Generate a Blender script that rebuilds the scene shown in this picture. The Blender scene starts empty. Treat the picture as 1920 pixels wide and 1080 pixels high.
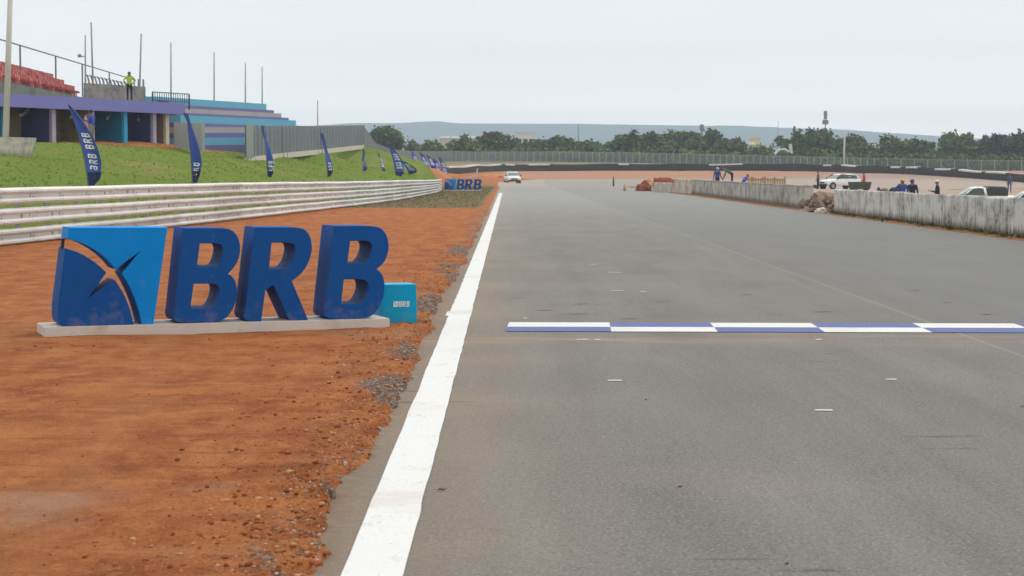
import bpy, bmesh, math, random
import numpy as np
from mathutils import Vector, Matrix, noise as mnoise
random.seed(7); RNG = np.random.default_rng(7)
scene = bpy.context.scene
COL = scene.collection
R = math.radians

# ------------------------------------------------------------------ camera
F = 3733.0; CAMZ = 1.6
yaw = math.atan(7/F); pitch = math.atan(220/F)
fw = Vector((math.sin(yaw)*math.cos(pitch), math.cos(yaw)*math.cos(pitch), -math.sin(pitch)))
rt = Vector((math.cos(yaw), -math.sin(yaw), 0)); up = rt.cross(fw)
CAM = Vector((0, 0, CAMZ))
def ray(px, py): return fw + rt*((px-960)/F) - up*((py-540)/F)
def at(px, py, Y):
    d = ray(px, py); return CAM + d*(Y/d.y)
def gp(px, py, z=0.0):
    d = ray(px, py); return CAM + d*((z-CAMZ)/d.z)
cd = bpy.data.cameras.new('camera'); cam = bpy.data.objects.new('camera', cd); COL.objects.link(cam)
cd.sensor_width = 36; cd.lens = F/1920*36; cd.clip_start = .1; cd.clip_end = 30000
m = Matrix((rt, up, -fw)).transposed().to_4x4(); m.translation = CAM; cam.matrix_world = m
cd.dof.use_dof = True; cd.dof.focus_distance = 25; cd.dof.aperture_fstop = 9.0
scene.camera = cam

# ------------------------------------------------------------------ noise (numpy)
def _hash(ix, iy, s):
    n = (ix*374761393 + iy*668265263 + s*974634777) & 0x7fffffff
    n = ((n ^ (n >> 13))*1274126177) & 0x7fffffff
    return ((n ^ (n >> 16)) & 0xffff)/65535.0
def vnoise(x, y, s=0):
    x = np.asarray(x, float); y = np.asarray(y, float)
    ix = np.floor(x).astype(np.int64); iy = np.floor(y).astype(np.int64)
    fx = x-ix; fy = y-iy; fx = fx*fx*(3-2*fx); fy = fy*fy*(3-2*fy)
    a = _hash(ix, iy, s); b = _hash(ix+1, iy, s); c = _hash(ix, iy+1, s); d = _hash(ix+1, iy+1, s)
    return (a*(1-fx)+b*fx)*(1-fy)+(c*(1-fx)+d*fx)*fy
def fbm(x, y, o=4, s=0):
    v = 0; a = .5; t = 0
    for i in range(o):
        v = v+a*vnoise(x, y, s+i); t += a; a *= .5; x = x*2.03+3.1; y = y*2.03+1.7
    return v/t
def sst(a, b, x):
    t = np.clip((np.asarray(x, float)-a)/(b-a), 0, 1); return t*t*(3-2*t)

# ------------------------------------------------------------------ materials
class NT:
    def __init__(s, name):
        s.m = bpy.data.materials.new(name); s.m.use_nodes = True
        s.t = s.m.node_tree; s.bs = s.t.nodes['Principled BSDF']
    def n(s, ty): return s.t.nodes.new(ty)
    def L(s, a, b): s.t.links.new(a, b)
    def inp(s, sock, v):
        if hasattr(v, 'is_output'): s.L(v, sock)
        elif isinstance(v, (tuple, list)) and len(v) == 3 and sock.type == 'RGBA': sock.default_value = (*v, 1)
        else: sock.default_value = v
    def pos(s): return s.n('ShaderNodeNewGeometry').outputs['Position']
    def obj(s): return s.n('ShaderNodeTexCoord').outputs['Object']
    def mapv(s, v, sc, loc=(0, 0, 0)):
        k = s.n('ShaderNodeMapping'); s.L(v, k.inputs[0]); k.inputs['Scale'].default_value = sc; k.inputs['Location'].default_value = loc
        return k.outputs[0]
    def noise(s, v, scale, detail=4, rough=.55, dist=0):
        k = s.n('ShaderNodeTexNoise'); s.L(v, k.inputs['Vector']); k.inputs['Scale'].default_value = scale
        k.inputs['Detail'].default_value = detail; k.inputs['Roughness'].default_value = rough; k.inputs['Distortion'].default_value = dist
        return k.outputs['Fac']
    def vor(s, v, scale):
        k = s.n('ShaderNodeTexVoronoi'); s.L(v, k.inputs['Vector']); k.inputs['Scale'].default_value = scale
        return k.outputs['Distance']
    def ramp(s, f, a, b, va=0.0, vb=1.0):
        k = s.n('ShaderNodeMapRange'); s.L(f, k.inputs[0]); k.interpolation_type = 'SMOOTHSTEP'
        for i, v in ((1, a), (2, b), (3, va), (4, vb)): k.inputs[i].default_value = v
        return k.outputs[0]
    def math(s, op, a, b=0.0):
        k = s.n('ShaderNodeMath'); k.operation = op; s.inp(k.inputs[0], a); s.inp(k.inputs[1], b); return k.outputs[0]
    def mix(s, f, a, b, mode='MIX'):
        k = s.n('ShaderNodeMix'); k.data_type = 'RGBA'; k.blend_type = mode
        s.inp(k.inputs[0], f); s.inp(k.inputs[6], a); s.inp(k.inputs[7], b); return k.outputs[2]
    def sep(s, v):
        k = s.n('ShaderNodeSeparateXYZ'); s.L(v, k.inputs[0]); return k.outputs
    def attr(s, name):
        k = s.n('ShaderNodeAttribute'); k.attribute_name = name; return k.outputs
    def bump(s, h, strength=.5, dist=.02):
        k = s.n('ShaderNodeBump'); k.inputs['Strength'].default_value = strength; k.inputs['Distance'].default_value = dist
        s.L(h, k.inputs['Height']); s.L(k.outputs[0], s.bs.inputs['Normal'])
    def out(s, col, rough=.8, metal=0.0, spec=.5):
        s.inp(s.bs.inputs['Base Color'], col); s.inp(s.bs.inputs['Roughness'], rough)
        s.inp(s.bs.inputs['Metallic'], metal); s.bs.inputs['Specular IOR Level'].default_value = spec
        return s.m
def lin(r, g, b):
    f = lambda c: (c/255/12.92 if c/255 <= .04045 else ((c/255+.055)/1.055)**2.4)
    return (f(r), f(g), f(b))
def sc3(c, k): return (c[0]*k, c[1]*k, c[2]*k)
MC = {}
def pm(name, col, rough=.6, metal=0.0, var=.18, scale=6, spec=.4, dirt=0.0, dcol=(.16, .09, .05)):
    """worn painted surface"""
    if name in MC: return MC[name]
    k = NT(name); v = k.obj()
    n1 = k.noise(v, scale, 5); c = k.mix(n1, sc3(col, 1-var), sc3(col, 1+var))
    if dirt:
        n2 = k.noise(v, scale*.6, 6, .65); c = k.mix(k.math('MULTIPLY', k.ramp(n2, .5, .75), dirt), c, dcol)
    r = k.ramp(n1, .2, .8, rough*.85, min(1, rough*1.15))
    MC[name] = k.out(c, r, metal, spec); return MC[name]
def streak(name, light, dark, amount=.5, sx=5.0, moss=0.0):
    if name in MC: return MC[name]
    k = NT(name); v = k.obj(); z = k.sep(v)[2]
    n = k.noise(k.mapv(v, (sx*2.2, sx*2.2, .55)), 1, 6, .72, .3); n2 = k.noise(k.mapv(v, (1, 1, 1.3)), .9, 6, .68); n3 = k.noise(v, 6.5, 5, .7)
    area = k.ramp(n2, .60-.16*amount, .74-.16*amount, .12, 1); f = k.math('MULTIPLY', k.ramp(n, .46, .66), area)
    c = k.mix(n3, sc3(light, .86), sc3(light, 1.1)); c = k.mix(k.math('MULTIPLY', k.ramp(n2, .42, .58), .6), c, sc3(light, .55))
    c = k.mix(k.math('MULTIPLY', f, .85), c, dark)
    bl = k.ramp(k.math('ADD', n3, k.math('MULTIPLY', n2, 1.0)), 1.10, 1.22); c = k.mix(k.math('MULTIPLY', bl, .8), c, sc3(dark, .55))
    if moss:
        low = k.ramp(k.math('SUBTRACT', z, k.math('MULTIPLY', n, .7)), -.28, -.02, 1, 0); c = k.mix(k.math('MULTIPLY', low, moss), c, (.085, .06, .035))
        top = k.ramp(k.math('ADD', z, k.math('MULTIPLY', n2, .12)), .93, 1.02); c = k.mix(k.math('MULTIPLY', top, .6), c, (.10, .075, .05))
    k.bump(n3, .3, .02); MC[name] = k.out(c, .85); return MC[name]

# ------------------------------------------------------------------ mesh helpers
class MB:
    def __init__(s): s.v = []; s.f = []; s.mi = []
    def add(s, vs, fs, mi=0):
        o = len(s.v); s.v += [tuple(p) for p in vs]; s.f += [tuple(i+o for i in f) for f in fs]; s.mi += [mi]*len(fs)
    def box(s, x0, x1, y0, y1, z0, z1, mi=0):
        s.add([(x0, y0, z0), (x1, y0, z0), (x1, y1, z0), (x0, y1, z0), (x0, y0, z1), (x1, y0, z1), (x1, y1, z1), (x0, y1, z1)],
              [(3, 2, 1, 0), (4, 5, 6, 7), (0, 1, 5, 4), (1, 2, 6, 5), (2, 3, 7, 6), (3, 0, 4, 7)], mi)
    def bar(s, a, b, w, h=None, mi=0):
        a = Vector(a); b = Vector(b); h = h or w; d = (b-a).normalized()
        u = d.cross(Vector((0, 0, 1)));
        if u.length < 1e-3: u = Vector((1, 0, 0))
        u.normalize(); n = u.cross(d)
        vs = [p+u*sx*w/2+n*sy*h/2 for p in (a, b) for sx, sy in ((-1, -1), (1, -1), (1, 1), (-1, 1))]
        s.add(vs, [(0, 1, 2, 3), (7, 6, 5, 4), (0, 4, 5, 1), (1, 5, 6, 2), (2, 6, 7, 3), (3, 7, 4, 0)], mi)
    def tube(s, pts, radii, n=8, mi=0, cap=True):
        pts = [Vector(p) for p in pts]; radii = radii if isinstance(radii, (list, tuple)) else [radii]*len(pts)
        rings = []; prev = None
        for i, p in enumerate(pts):
            d = (pts[min(i+1, len(pts)-1)]-pts[max(i-1, 0)]).normalized()
            u = prev if prev is not None else (Vector((1, 0, 0)) if abs(d.x) < .9 else Vector((0, 1, 0)))
            u = (u-d*u.dot(d)).normalized(); prev = u; w = d.cross(u)
            rings.append([p+(u*math.cos(2*math.pi*k/n)+w*math.sin(2*math.pi*k/n))*radii[i] for k in range(n)])
        fs = []
        for i in range(len(pts)-1):
            for k in range(n): fs.append((i*n+k, i*n+(k+1) % n, (i+1)*n+(k+1) % n, (i+1)*n+k))
        if cap: fs.append(tuple(range(n-1, -1, -1))); fs.append(tuple((len(pts)-1)*n+k for k in range(n)))
        s.add([p for r in rings for p in r], fs, mi)
    def loft(s, secs, mi=0, cap=True):
        n = len(secs[0]); fs = []
        for i in range(len(secs)-1):
            for k in range(n): fs.append((i*n+k, i*n+(k+1) % n, (i+1)*n+(k+1) % n, (i+1)*n+k))
        if cap: fs.append(tuple(range(n-1, -1, -1))); fs.append(tuple((len(secs)-1)*n+k for k in range(n)))
        s.add([p for q in secs for p in q], fs, mi)
    def build(s, name, mats, parent=None, smooth=False, bevel=0):
        me = bpy.data.meshes.new(name); me.from_pydata(s.v, [], s.f)
        mats = mats if isinstance(mats, (list, tuple)) else [mats]
        for mt in mats: me.materials.append(mt)
        if len(mats) > 1: me.polygons.foreach_set('material_index', s.mi)
        bm = bmesh.new(); bm.from_mesh(me); bmesh.ops.recalc_face_normals(bm, faces=bm.faces)
        if bevel: bmesh.ops.bevel(bm, geom=[e for e in bm.edges if len(e.link_faces) == 2 and e.calc_face_angle(0) > .5], offset=bevel, segments=2, affect='EDGES', clamp_overlap=True)
        bm.to_mesh(me); bm.free()
        if smooth: me.polygons.foreach_set('use_smooth', [True]*len(me.polygons))
        o = bpy.data.objects.new(name, me); COL.objects.link(o)
        if parent: o.parent = parent
        return o
def tag(o, label, cat, group=None):
    o['label'] = label; o['category'] = cat
    if group: o['group'] = group
    return o
def thing(name, label, cat, loc=(0, 0, 0), rz=0, group=None):
    o = bpy.data.objects.new(name, None); COL.objects.link(o); o.location = loc; o.rotation_euler = (0, 0, rz)
    return tag(o, label, cat, group)
def struct(o, kind='structure'):
    o['kind'] = kind; return o
def copy_tree(o, parent=None):
    c = o.copy(); COL.objects.link(c)
    if parent: c.parent = parent
    for ch in list(o.children): copy_tree(ch, c)
    return c
def np_mesh(name, V, Fq, mat, parent=None, smooth=False, attrs=None):
    V = np.asarray(V, np.float32); Fq = np.asarray(Fq, np.int32); k = Fq.shape[1]
    me = bpy.data.meshes.new(name); me.vertices.add(len(V)); me.vertices.foreach_set('co', V.ravel())
    me.loops.add(Fq.size); me.loops.foreach_set('vertex_index', Fq.ravel())
    me.polygons.add(len(Fq)); me.polygons.foreach_set('loop_start', np.arange(0, Fq.size, k, dtype=np.int32))
    me.polygons.foreach_set('loop_total', np.full(len(Fq), k, np.int32))
    if smooth: me.polygons.foreach_set('use_smooth', np.ones(len(Fq), bool))
    for an, av in (attrs or {}).items():
        if av.ndim == 1:
            a = me.attributes.new(an, 'FLOAT', 'POINT'); a.data.foreach_set('value', av.astype(np.float32))
        else:
            a = me.attributes.new(an, 'FLOAT_COLOR', 'POINT'); a.data.foreach_set('color', av.astype(np.float32).ravel())
    me.update(calc_edges=True); me.validate()
    for mt in (mat if isinstance(mat, (list, tuple)) else [mat]): me.materials.append(mt)
    o = bpy.data.objects.new(name, me); COL.objects.link(o)
    if parent: o.parent = parent
    return o

# ------------------------------------------------------------------ terrain
RAIL = [gp(x, y) for x, y in ((0, 461), (115, 448), (310, 429), (400, 418), (560, 404), (700, 386), (780, 367), (830, 356))]
_ry = [20, 32]+[p.y for p in RAIL]; _rx = [-12.6, -11.7]+[p.x for p in RAIL]
_pc = np.polyfit(_ry, _rx, 3)
def Xr(Y):
    Y = np.clip(np.asarray(Y, float), 18, 166); return np.polyval(_pc, Y)
ctrl = []
def cpx(px, py, Y): p = at(px, py, Y); ctrl.append((p.x, p.y, p.z))
FENCE = [(690, 303, 322), (850, 304.5, 366), (1050, 305, 372), (1200, 307, 372), (1500, 314, 372), (1750, 319.5, 372), (1920, 322.5, 372), (2080, 327, 372)]
TYRE = [(835, 327.5, 300), (925, 321, 325), (1000, 320, 338), (1200, 318.5, 345), (1500, 319.5, 325), (1700, 327, 290), (1920, 343, 255), (2060, 353, 238)]
SHEET = [(462, 300, 118), (530, 291, 136), (600, 284, 158), (680, 275, 187)]
for a in FENCE+TYRE+SHEET: cpx(*a)
for a in ((0, 272, 104), (172, 271, 112), (330, 272, 119), (25, 291, 85), (-80, 285, 85), (-80, 270, 104), (380, 285, 118), (430, 287, 125), (462, 287, 138),
          (960, 332, 285), (1150, 332, 300), (1300, 333, 300), (702, 284, 203), (760, 301, 225), (820, 323, 262), (880, 331.5, 270), (875, 333, 235), (173, 271, 98), (110, 276, 94), (250, 275, 107), (300, 279, 112), (780, 330, 215), (820, 331, 235), (740, 333, 172),
          (900, 330, 285), (1500, 335, 270), (1640, 339, 250), (1750, 343, 240)): cpx(*a)
for Y in (30, 45, 60, 75, 90, 110, 130, 150, 165): ctrl.append((float(Xr(Y))-.4, Y, .06)); ctrl.append((12.6, Y, -.06)); ctrl.append((0, Y, 0))
for a in ((-16, 75, 1.0), (-13.2, 85, 1.0), (-21, 60, 1.9), (-30, 60, 2.6), (-17, 45, 1.4), (-30, 40, 2.4), (-45, 105, 3.1), (-45, 150, 3.4), (-30, 160, 3.6), (-24, 170, 3.7), (-12, 104, 1.1), (-11, 122, 1.2), (-10.6, 150, 1.5), (-25, 220, 3.6), (-45, 230, 3.6), (-14, 215, 3.2),
          (17, 85, -.46), (25, 105, -.66), (26, 95, -.78), (27, 165, -.25), (15, 140, 0), (40, 200, -.2), (18, 60, -.5), (30, 60, -.7), (45, 120, -.6), (60, 180, -.3), (22, 130, -.4), (80, 230, 0), (10, 200, 0), (20, 190, -.05), (0, 200, 0), (0, 230, .02), (12, 240, .1), (-3, 200, 0), (-3.5, 240, .15)): ctrl.append(a)
for p in FENCE:
    q = at(*p); ctrl.append((q.x, 440, q.z-.1)); ctrl.append((q.x*1.2, 520, q.z*.7))
CT = np.array(ctrl); _S = 60.0
def _phi(r2): return np.where(r2 > 1e-12, .5*r2*np.log(np.maximum(r2, 1e-12)), 0)
_P = CT[:, :2]/_S; _n = len(CT)
_A = np.zeros((_n+3, _n+3)); _A[:_n, :_n] = _phi(((_P[:, None]-_P[None])**2).sum(-1))+np.eye(_n)*2e-3
_A[:_n, _n] = 1; _A[:_n, _n+1:] = _P; _A[_n, :_n] = 1; _A[_n+1:, :_n] = _P.T
_W = np.linalg.solve(_A, np.concatenate([CT[:, 2], np.zeros(3)]))
def H(x, y):
    x = np.atleast_1d(np.asarray(x, float)); y = np.atleast_1d(np.asarray(y, float)); sh = x.shape
    x = x.ravel(); y = y.ravel(); out = np.zeros_like(x)
    xc = np.clip(x, -48, 90); yc = np.clip(y, 18, 520)
    for i in range(0, len(x), 40000):
        q = np.stack([xc[i:i+40000], yc[i:i+40000]], 1)/_S
        out[i:i+40000] = _phi(((q[:, None]-_P[None])**2).sum(-1)) @ _W[:_n]+_W[_n]+q @ _W[_n+1:]
    out = np.clip(out, -1.0, 5.0)
    wl = sst(0, 2.2, Xr(y)-.3-x); wr = sst(0, 3, x-12.6); wf = sst(185, 245, y)
    out = out*(1-(1-wl)*(1-wr)*(1-wf))
    out = out*(1-sst(520, 900, y))-.0*x
    return out.reshape(sh)
def h1(x, y): return float(H(x, y)[0])
def edge(y): return -.80+.12*(fbm(np.asarray(y)*.9, np.asarray(y)*0+.3, 3, 5)-.5)*2+.05*(vnoise(np.asarray(y)*4.0, 0*np.asarray(y), 9)-.5)
def redge(y): return 11.6+.3*(fbm(np.asarray(y)*.35, np.asarray(y)*0+.7, 3, 15)-.5)
def seq(a, b, st): return list(np.arange(a, b, st))
cols = []
x = -60.0
while x > -7000: cols.append(x); x *= 1.16
cols = cols[::-1]+seq(-60, -13, .5)+seq(-13, -2.6, .06)+seq(-2.6, -.55, .03)+seq(-.55, 11.0, .9)+seq(11.0, 12.8, .07)+seq(12.8, 34, .5)+seq(34, 95, 1.2)
x = 96.0
while x < 7000: cols.append(x); x *= 1.16
rows = [-40, -10, 0]; y = 5.5
while y < 45: rows.append(y); y *= 1.0042
while y < 130: rows.append(y); y += .3
while y < 430: rows.append(y); y += .9
while y < 9000: rows.append(y); y *= 1.07
gx, gy = np.meshgrid(np.array(cols), np.array(rows)); nr, nc = gx.shape
hz = H(gx, gy)
E = edge(gy); RE = redge(gy)
near = (gy < 200)
verge = np.clip((gx-Xr(gy))/1.0, 0, 1)*(gx < E)*(gy < 84)
bump = (fbm(gx*3.2, gy*2.4, 5, 1)-.5)*.034+(fbm(gx*.5, gy*.35, 3, 3)-.5)*.05
closeE = np.exp(-np.maximum(E-gx, 0)/.45)
crumb = np.maximum(fbm(gx*11, gy*9, 3, 21)-.45, 0)*.13*closeE*(.4+1.2*vnoise(gx*.6+3, gy*.8, 31))
hz = hz+verge*(bump*.8+crumb)+.020*sst(-.02, .30, E-gx)*(gx < E)*(gx > Xr(gy)-1)*(gy < 205)+.004*(gx < E)*(gx > Xr(gy)-1)*(gy < 205)
bank = sst(.5, 3, Xr(gy)-gx)*(gy < 260)
hz = hz+bank*((fbm(gx*.8, gy*.5, 4, 41)-.5)*.22)
onT = sst(0, .05, gx-E)*(1-sst(0, .12, gx-RE))*near
hz = hz*(1-onT)-.06*onT
rside = sst(0, .15, gx-RE)*(gx < 13)*near
hz = hz+rside*(.02+(fbm(gx*3, gy*1.2, 4, 51)-.4)*.10)
rr = sst(13, 16, gx)*(gy < 340); hz = hz+rr*(fbm(gx*.6, gy*.25, 4, 61)-.5)*.16
# zones: R grass, G olive stubble, B pale sand, A grit
nz = (fbm(gx*.35, gy*.2, 4, 71)-.5)
d = Xr(gy)-gx
Gz = sst(.3, 1.2, d+nz*1.0)*(gy < 330)
boxd = (gx+19.6)*(-.899)+(gy-121.3)*.438       # distance behind the box front
bare = sst(-3.2, -1.6, boxd+nz*3)*(gy > 96)*(gy < 124); Gz = Gz*(1-.85*bare)
crest = sst(186, 206, gy+nz*24); Gz = Gz*(1-crest)
Ol = (gx > Xr(gy)-.6)*(gx < E)*sst(83.2, 84.2, gy+nz*3+.15*gx)*(1-sst(205, 240, gy+nz*30))*(1-.8*sst(.75, .15, E-gx+nz*.7))
far = sst(338, 352, gy+.0*gx)
Ol = np.maximum(Ol, far*.95)
Sa = sst(12.8, 15, gx+nz*2)*(1-.6*sst(228, 268, gy+nz*20))*.95
Sa = np.maximum(Sa, .48*sst(250, 275, gy)*(1-far)*sst(-10, 0, gx))
Sa = Sa*(1-far)
Ol = np.maximum(Ol, rside*.55)
Gr = np.clip(closeE*1.1, 0, 1)*sst(.50, .66, fbm(gx*1.3+.4*gy, gy*.42, 4, 81))*(gx < E+.3)*(gy < 84)
for px_, py_, sx_, sy_, am in ((120, 960, .55, 1.0, .75), (20, 945, .3, .8, .7), (375, 925, .35, .45, .6), (635, 695, .45, 1.1, .55), (560, 700, .5, .8, .35), (690, 1000, .25, .5, .5), (430, 840, .4, .5, .25)):
    g_ = gp(px_, py_); Sa = np.maximum(Sa, am*.58*np.exp(-((gx-g_.x)/sx_)**2-((gy-g_.y)/sy_)**2)*(.45+1.1*fbm(gx*2.2, gy*1.2, 4, 88)))
ZN = np.stack([Gz, Ol, Sa, Gr], -1)
k = NT('ground_soil'); P = k.pos(); a = k.attr('zone'); sx = k.n('ShaderNodeSeparateColor'); k.L(a['Color'], sx.inputs[0])
n_big = k.noise(P, .35, 5, .6); n_med = k.noise(k.mapv(P, (1, .55, 1)), 2.2, 6, .62); n_fine = k.noise(P, 26, 5, .7); n_str = k.noise(k.mapv(P, (.35, 2.4, 1)), 1.6, 5, .65, .6)
n_mid = k.noise(k.mapv(P, (1, .6, 1)), 7, 6, .7); dirt = k.mix(k.ramp(n_med, .28, .72), (.265, .070, .019), (.46, .168, .055)); dirt = k.mix(k.math('MULTIPLY', k.ramp(n_mid, .50, .68), .5), dirt, (.52, .215, .080)); dirt = k.mix(k.math('MULTIPLY', k.ramp(n_mid, .30, .46, 1, 0), .34), dirt, (.15, .038, .013))
dirt = k.mix(k.math('MULTIPLY', k.ramp(n_str, .52, .70), .55), dirt, (.42, .185, .080))
n_gr = k.noise(k.mapv(P, (1, .7, 1)), 62, 4, .8); dirt = k.mix(k.math('MULTIPLY', k.ramp(n_fine, .54, .70), .6), dirt, (.13, .032, .011)); dirt = k.mix(k.math('MULTIPLY', k.ramp(n_gr, .54, .66), .5), dirt, (.60, .27, .11)); dirt = k.mix(k.math('MULTIPLY', k.ramp(n_gr, .34, .46, 1, 0), .5), dirt, (.10, .026, .009)); gm = k.math('MULTIPLY', k.ramp(k.noise(k.mapv(P, (.22, 5.5, 1), (0, 0, 0)), 1.3, 4, .6, .8), .55, .66), .35); dirt = k.mix(gm, dirt, (.17, .045, .014))
pale = k.ramp(n_big, .60, .74); dirt = k.mix(k.math('MULTIPLY', pale, k.ramp(n_fine, .3, .6, .25, .6)), dirt, (.42, .27, .17))
darkc = k.ramp(k.noise(P, 5.5, 6, .7), .60, .76); dirt = k.mix(k.math('MULTIPLY', darkc, .6), dirt, (.12, .03, .010))
xx = k.sep(P)
def track_band(cx, w, sl):   # a wheel track pressed in the soil
    u = k.math('ABSOLUTE', k.math('SUBTRACT', k.math('ADD', xx[0], k.math('MULTIPLY', xx[1], sl)), cx)); return k.ramp(k.math('ADD', u, k.math('MULTIPLY', n_med, .25)), w, w+.22, 1, 0)
tb = k.math('MAXIMUM', track_band(-1.0, .16, .12), track_band(-2.55, .16, .12)); dirt = k.mix(k.math('MULTIPLY', tb, .18), dirt, (.45, .20, .085))
gcell = k.vor(P, 34); grit = k.mix(k.ramp(gcell, .1, .6), (.36, .33, .30), (.10, .085, .075))
gA = k.math('MULTIPLY', k.ramp(k.math('ADD', a['Alpha'], k.math('MULTIPLY', k.math('SUBTRACT', n_fine, .5), .5)), .35, .6), .85)
dirt = k.mix(gA, dirt, grit)
g1 = k.noise(k.mapv(P, (1, .6, 1)), 1.1, 6, .65); g2 = k.noise(P, 14, 4, .7)
grass = k.mix(g1, (.090, .150, .012), (.160, .212, .022)); grass = k.mix(k.math('MULTIPLY', k.ramp(g2, .5, .74), .28), grass, (.06, .09, .018))
grass = k.mix(k.math('MULTIPLY', k.ramp(k.noise(P, .22, 4), .52, .68), .6), grass, (.24, .20, .075))
oliv = k.mix(n_med, (.115, .092, .042), (.215, .165, .085)); oliv = k.mix(k.math('MULTIPLY', k.ramp(g2, .5, .7), .5), oliv, (.075, .062, .026))
ofar = k.ramp(xx[1], 320, 345); oliv = k.mix(ofar, oliv, k.mix(n_big, (.15, .15, .055), (.27, .22, .11)))
sand = k.mix(n_big, (.31, .215, .165), (.45, .345, .275)); sand = k.mix(k.math('MULTIPLY', k.ramp(n_med, .52, .7), .5), sand, (.30, .17, .11))
strip = k.ramp(k.noise(k.mapv(P, (.02, .16, 1)), 1, 3, .5), .52, .6); sand = k.mix(k.math('MULTIPLY', strip, .3), sand, (.25, .235, .22))
c = dirt
for i, cc in ((2, sand), (1, oliv), (0, grass)):
    fct = k.ramp(k.math('ADD', sx.outputs[i], k.math('MULTIPLY', k.math('SUBTRACT', g2, .5), .35)), .25, .75); c = k.mix(fct, c, cc)
k.bump(k.math('ADD', n_fine, k.math('ADD', k.math('MULTIPLY', n_mid, 1.6), k.math('MULTIPLY', n_med, 1.5))), 1.0, .05)
MG = k.out(c, .95, 0, .15)
idx = np.arange(nr*nc).reshape(nr, nc)
quads = np.stack([idx[:-1, :-1], idx[:-1, 1:], idx[1:, 1:], idx[1:, :-1]], -1).reshape(-1, 4)
struct(np_mesh('ground', np.stack([gx, gy, hz], -1).reshape(-1, 3), quads, MG, smooth=True, attrs={'zone': ZN.reshape(-1, 4)}))

# ------------------------------------------------------------------ track
def tl(y): return -1.15 if y < 230 else 69-math.sqrt(max(0, 70.15**2-(y-230)**2))
def tr(y): return 11.75 if y < 150 else 11.75+18*float(sst(150, 170, y))+45*float(sst(170, 235, y))
V = []; ny = 0; NX = 30
y = -20.0
while y < 299.5:
    ny += 1; l, r = tl(y), max(tr(y), tl(y)+.5)
    xs = np.linspace(l, r, NX); zs = H(xs, np.full(NX, y))+.07*float(sst(188, 215, y))
    V += [(a_, y, b_) for a_, b_ in zip(xs, zs)]; y += 1.5
ii = np.arange(ny*NX).reshape(ny, NX); q = np.stack([ii[:-1, :-1], ii[:-1, 1:], ii[1:, 1:], ii[1:, :-1]], -1).reshape(-1, 4)
k = NT('asphalt'); P = k.pos(); xx = k.sep(P)
n1 = k.noise(P, .28, 5, .6); n2 = k.noise(k.mapv(P, (1, .12, 1)), 1.4, 5, .6); n3 = k.noise(P, 55, 4, .8); n6 = k.noise(k.mapv(P, (1, .45, 1)), .75, 6, .7, .5); n4 = k.noise(P, 9, 5, .65); n5 = k.noise(k.mapv(P, (.5, 3.5, 1)), .8, 5, .7, .4)
c = k.mix(k.ramp(n2, .18, .82), (.094, .088, .081), (.153, .145, .134)); c = k.mix(k.math('MULTIPLY', k.ramp(n6, .42, .66), .2), c, (.175, .168, .158)); c = k.mix(k.math('MULTIPLY', k.ramp(k.noise(k.mapv(P, (2.2, .05, 1)), 1, 4, .6), .52, .66), .38), c, (.085, .083, .08)); c = k.mix(k.math('MULTIPLY', k.ramp(n1, .47, .70), .38), c, (.20, .172, .142))
rr_ = k.ramp(xx[0], 2.0, 7.0); c = k.mix(k.math('MULTIPLY', rr_, .45), c, (.135, .138, .140))
c = k.mix(k.math('MULTIPLY', k.ramp(n4, .5, .72), .4), c, (.10, .092, .082))
n7 = k.noise(P, 20, 5, .75); c = k.mix(k.math('MULTIPLY', k.ramp(n7, .52, .66), .35), c, (.25, .235, .215)); c = k.mix(k.math('MULTIPLY', k.ramp(n7, .34, .47, 1, 0), .40), c, (.055, .051, .046)); c = k.mix(k.ramp(n3, .38, .62, .05, .9), k.mix(k.ramp(n3, .32, .48, .95, 0), c, (.028, .026, .024)), k.mix(k.ramp(n3, .52, .72), c, (.36, .345, .325)))
dust = k.math('MULTIPLY', k.ramp(k.math('ADD', xx[0], k.math('MULTIPLY', n4, .9)), -.55, 1.3, 1, 0), k.ramp(n1, .3, .65, .45, .95)); c = k.mix(k.math('MULTIPLY', dust, .55), c, (.27, .185, .115)); eb = k.math('MULTIPLY', k.ramp(k.math('ADD', xx[0], k.math('MULTIPLY', n4, .22)), -.72, -.48, 1, 0), k.ramp(n4, .35, .6, .15, .9)); c = k.mix(eb, c, (.15, .088, .05))
dband = k.math('MULTIPLY', k.ramp(k.math('ABSOLUTE', k.math('SUBTRACT', xx[1], k.math('ADD', 18.3, k.math('MULTIPLY', n1, 1.0)))), .2, .9, 1, 0), k.ramp(n5, .4, .62)); c = k.mix(k.math('MULTIPLY', dband, .6), c, (.27, .19, .13))
far_sheen = k.ramp(xx[1], 30, 130); c = k.mix(k.math('MULTIPLY', far_sheen, .55), c, (.30, .30, .295)); fd = k.math('MULTIPLY', k.ramp(xx[1], 165, 235), k.ramp(n5, .35, .65, .3, .75)); c = k.mix(fd, c, (.33, .27, .215)); fx_ = k.math('MULTIPLY', k.ramp(xx[0], 13, 26), k.ramp(n5, .3, .6, .55, .95)); c = k.mix(fx_, c, k.mix(k.ramp(k.math('ADD', xx[1], k.math('MULTIPLY', n1, 30)), 262, 292), (.36, .275, .22), (.30, .165, .115)))  # distant asphalt paled, grazing sheen put into its colour; then tan dust
seam = k.ramp(k.math('ABSOLUTE', k.math('ADD', k.math('SUBTRACT', xx[0], 4.47), k.math('MULTIPLY', n1, .05))), .012, .035, 1, 0)
c = k.mix(k.math('MULTIPLY', seam, k.ramp(n4, .38, .58, .05, .3)), c, (.31, .30, .28))
side = k.ramp(xx[0], 4.45, 4.5); c = k.mix(k.math('MULTIPLY', side, .22), c, (.10, .103, .106))
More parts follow.
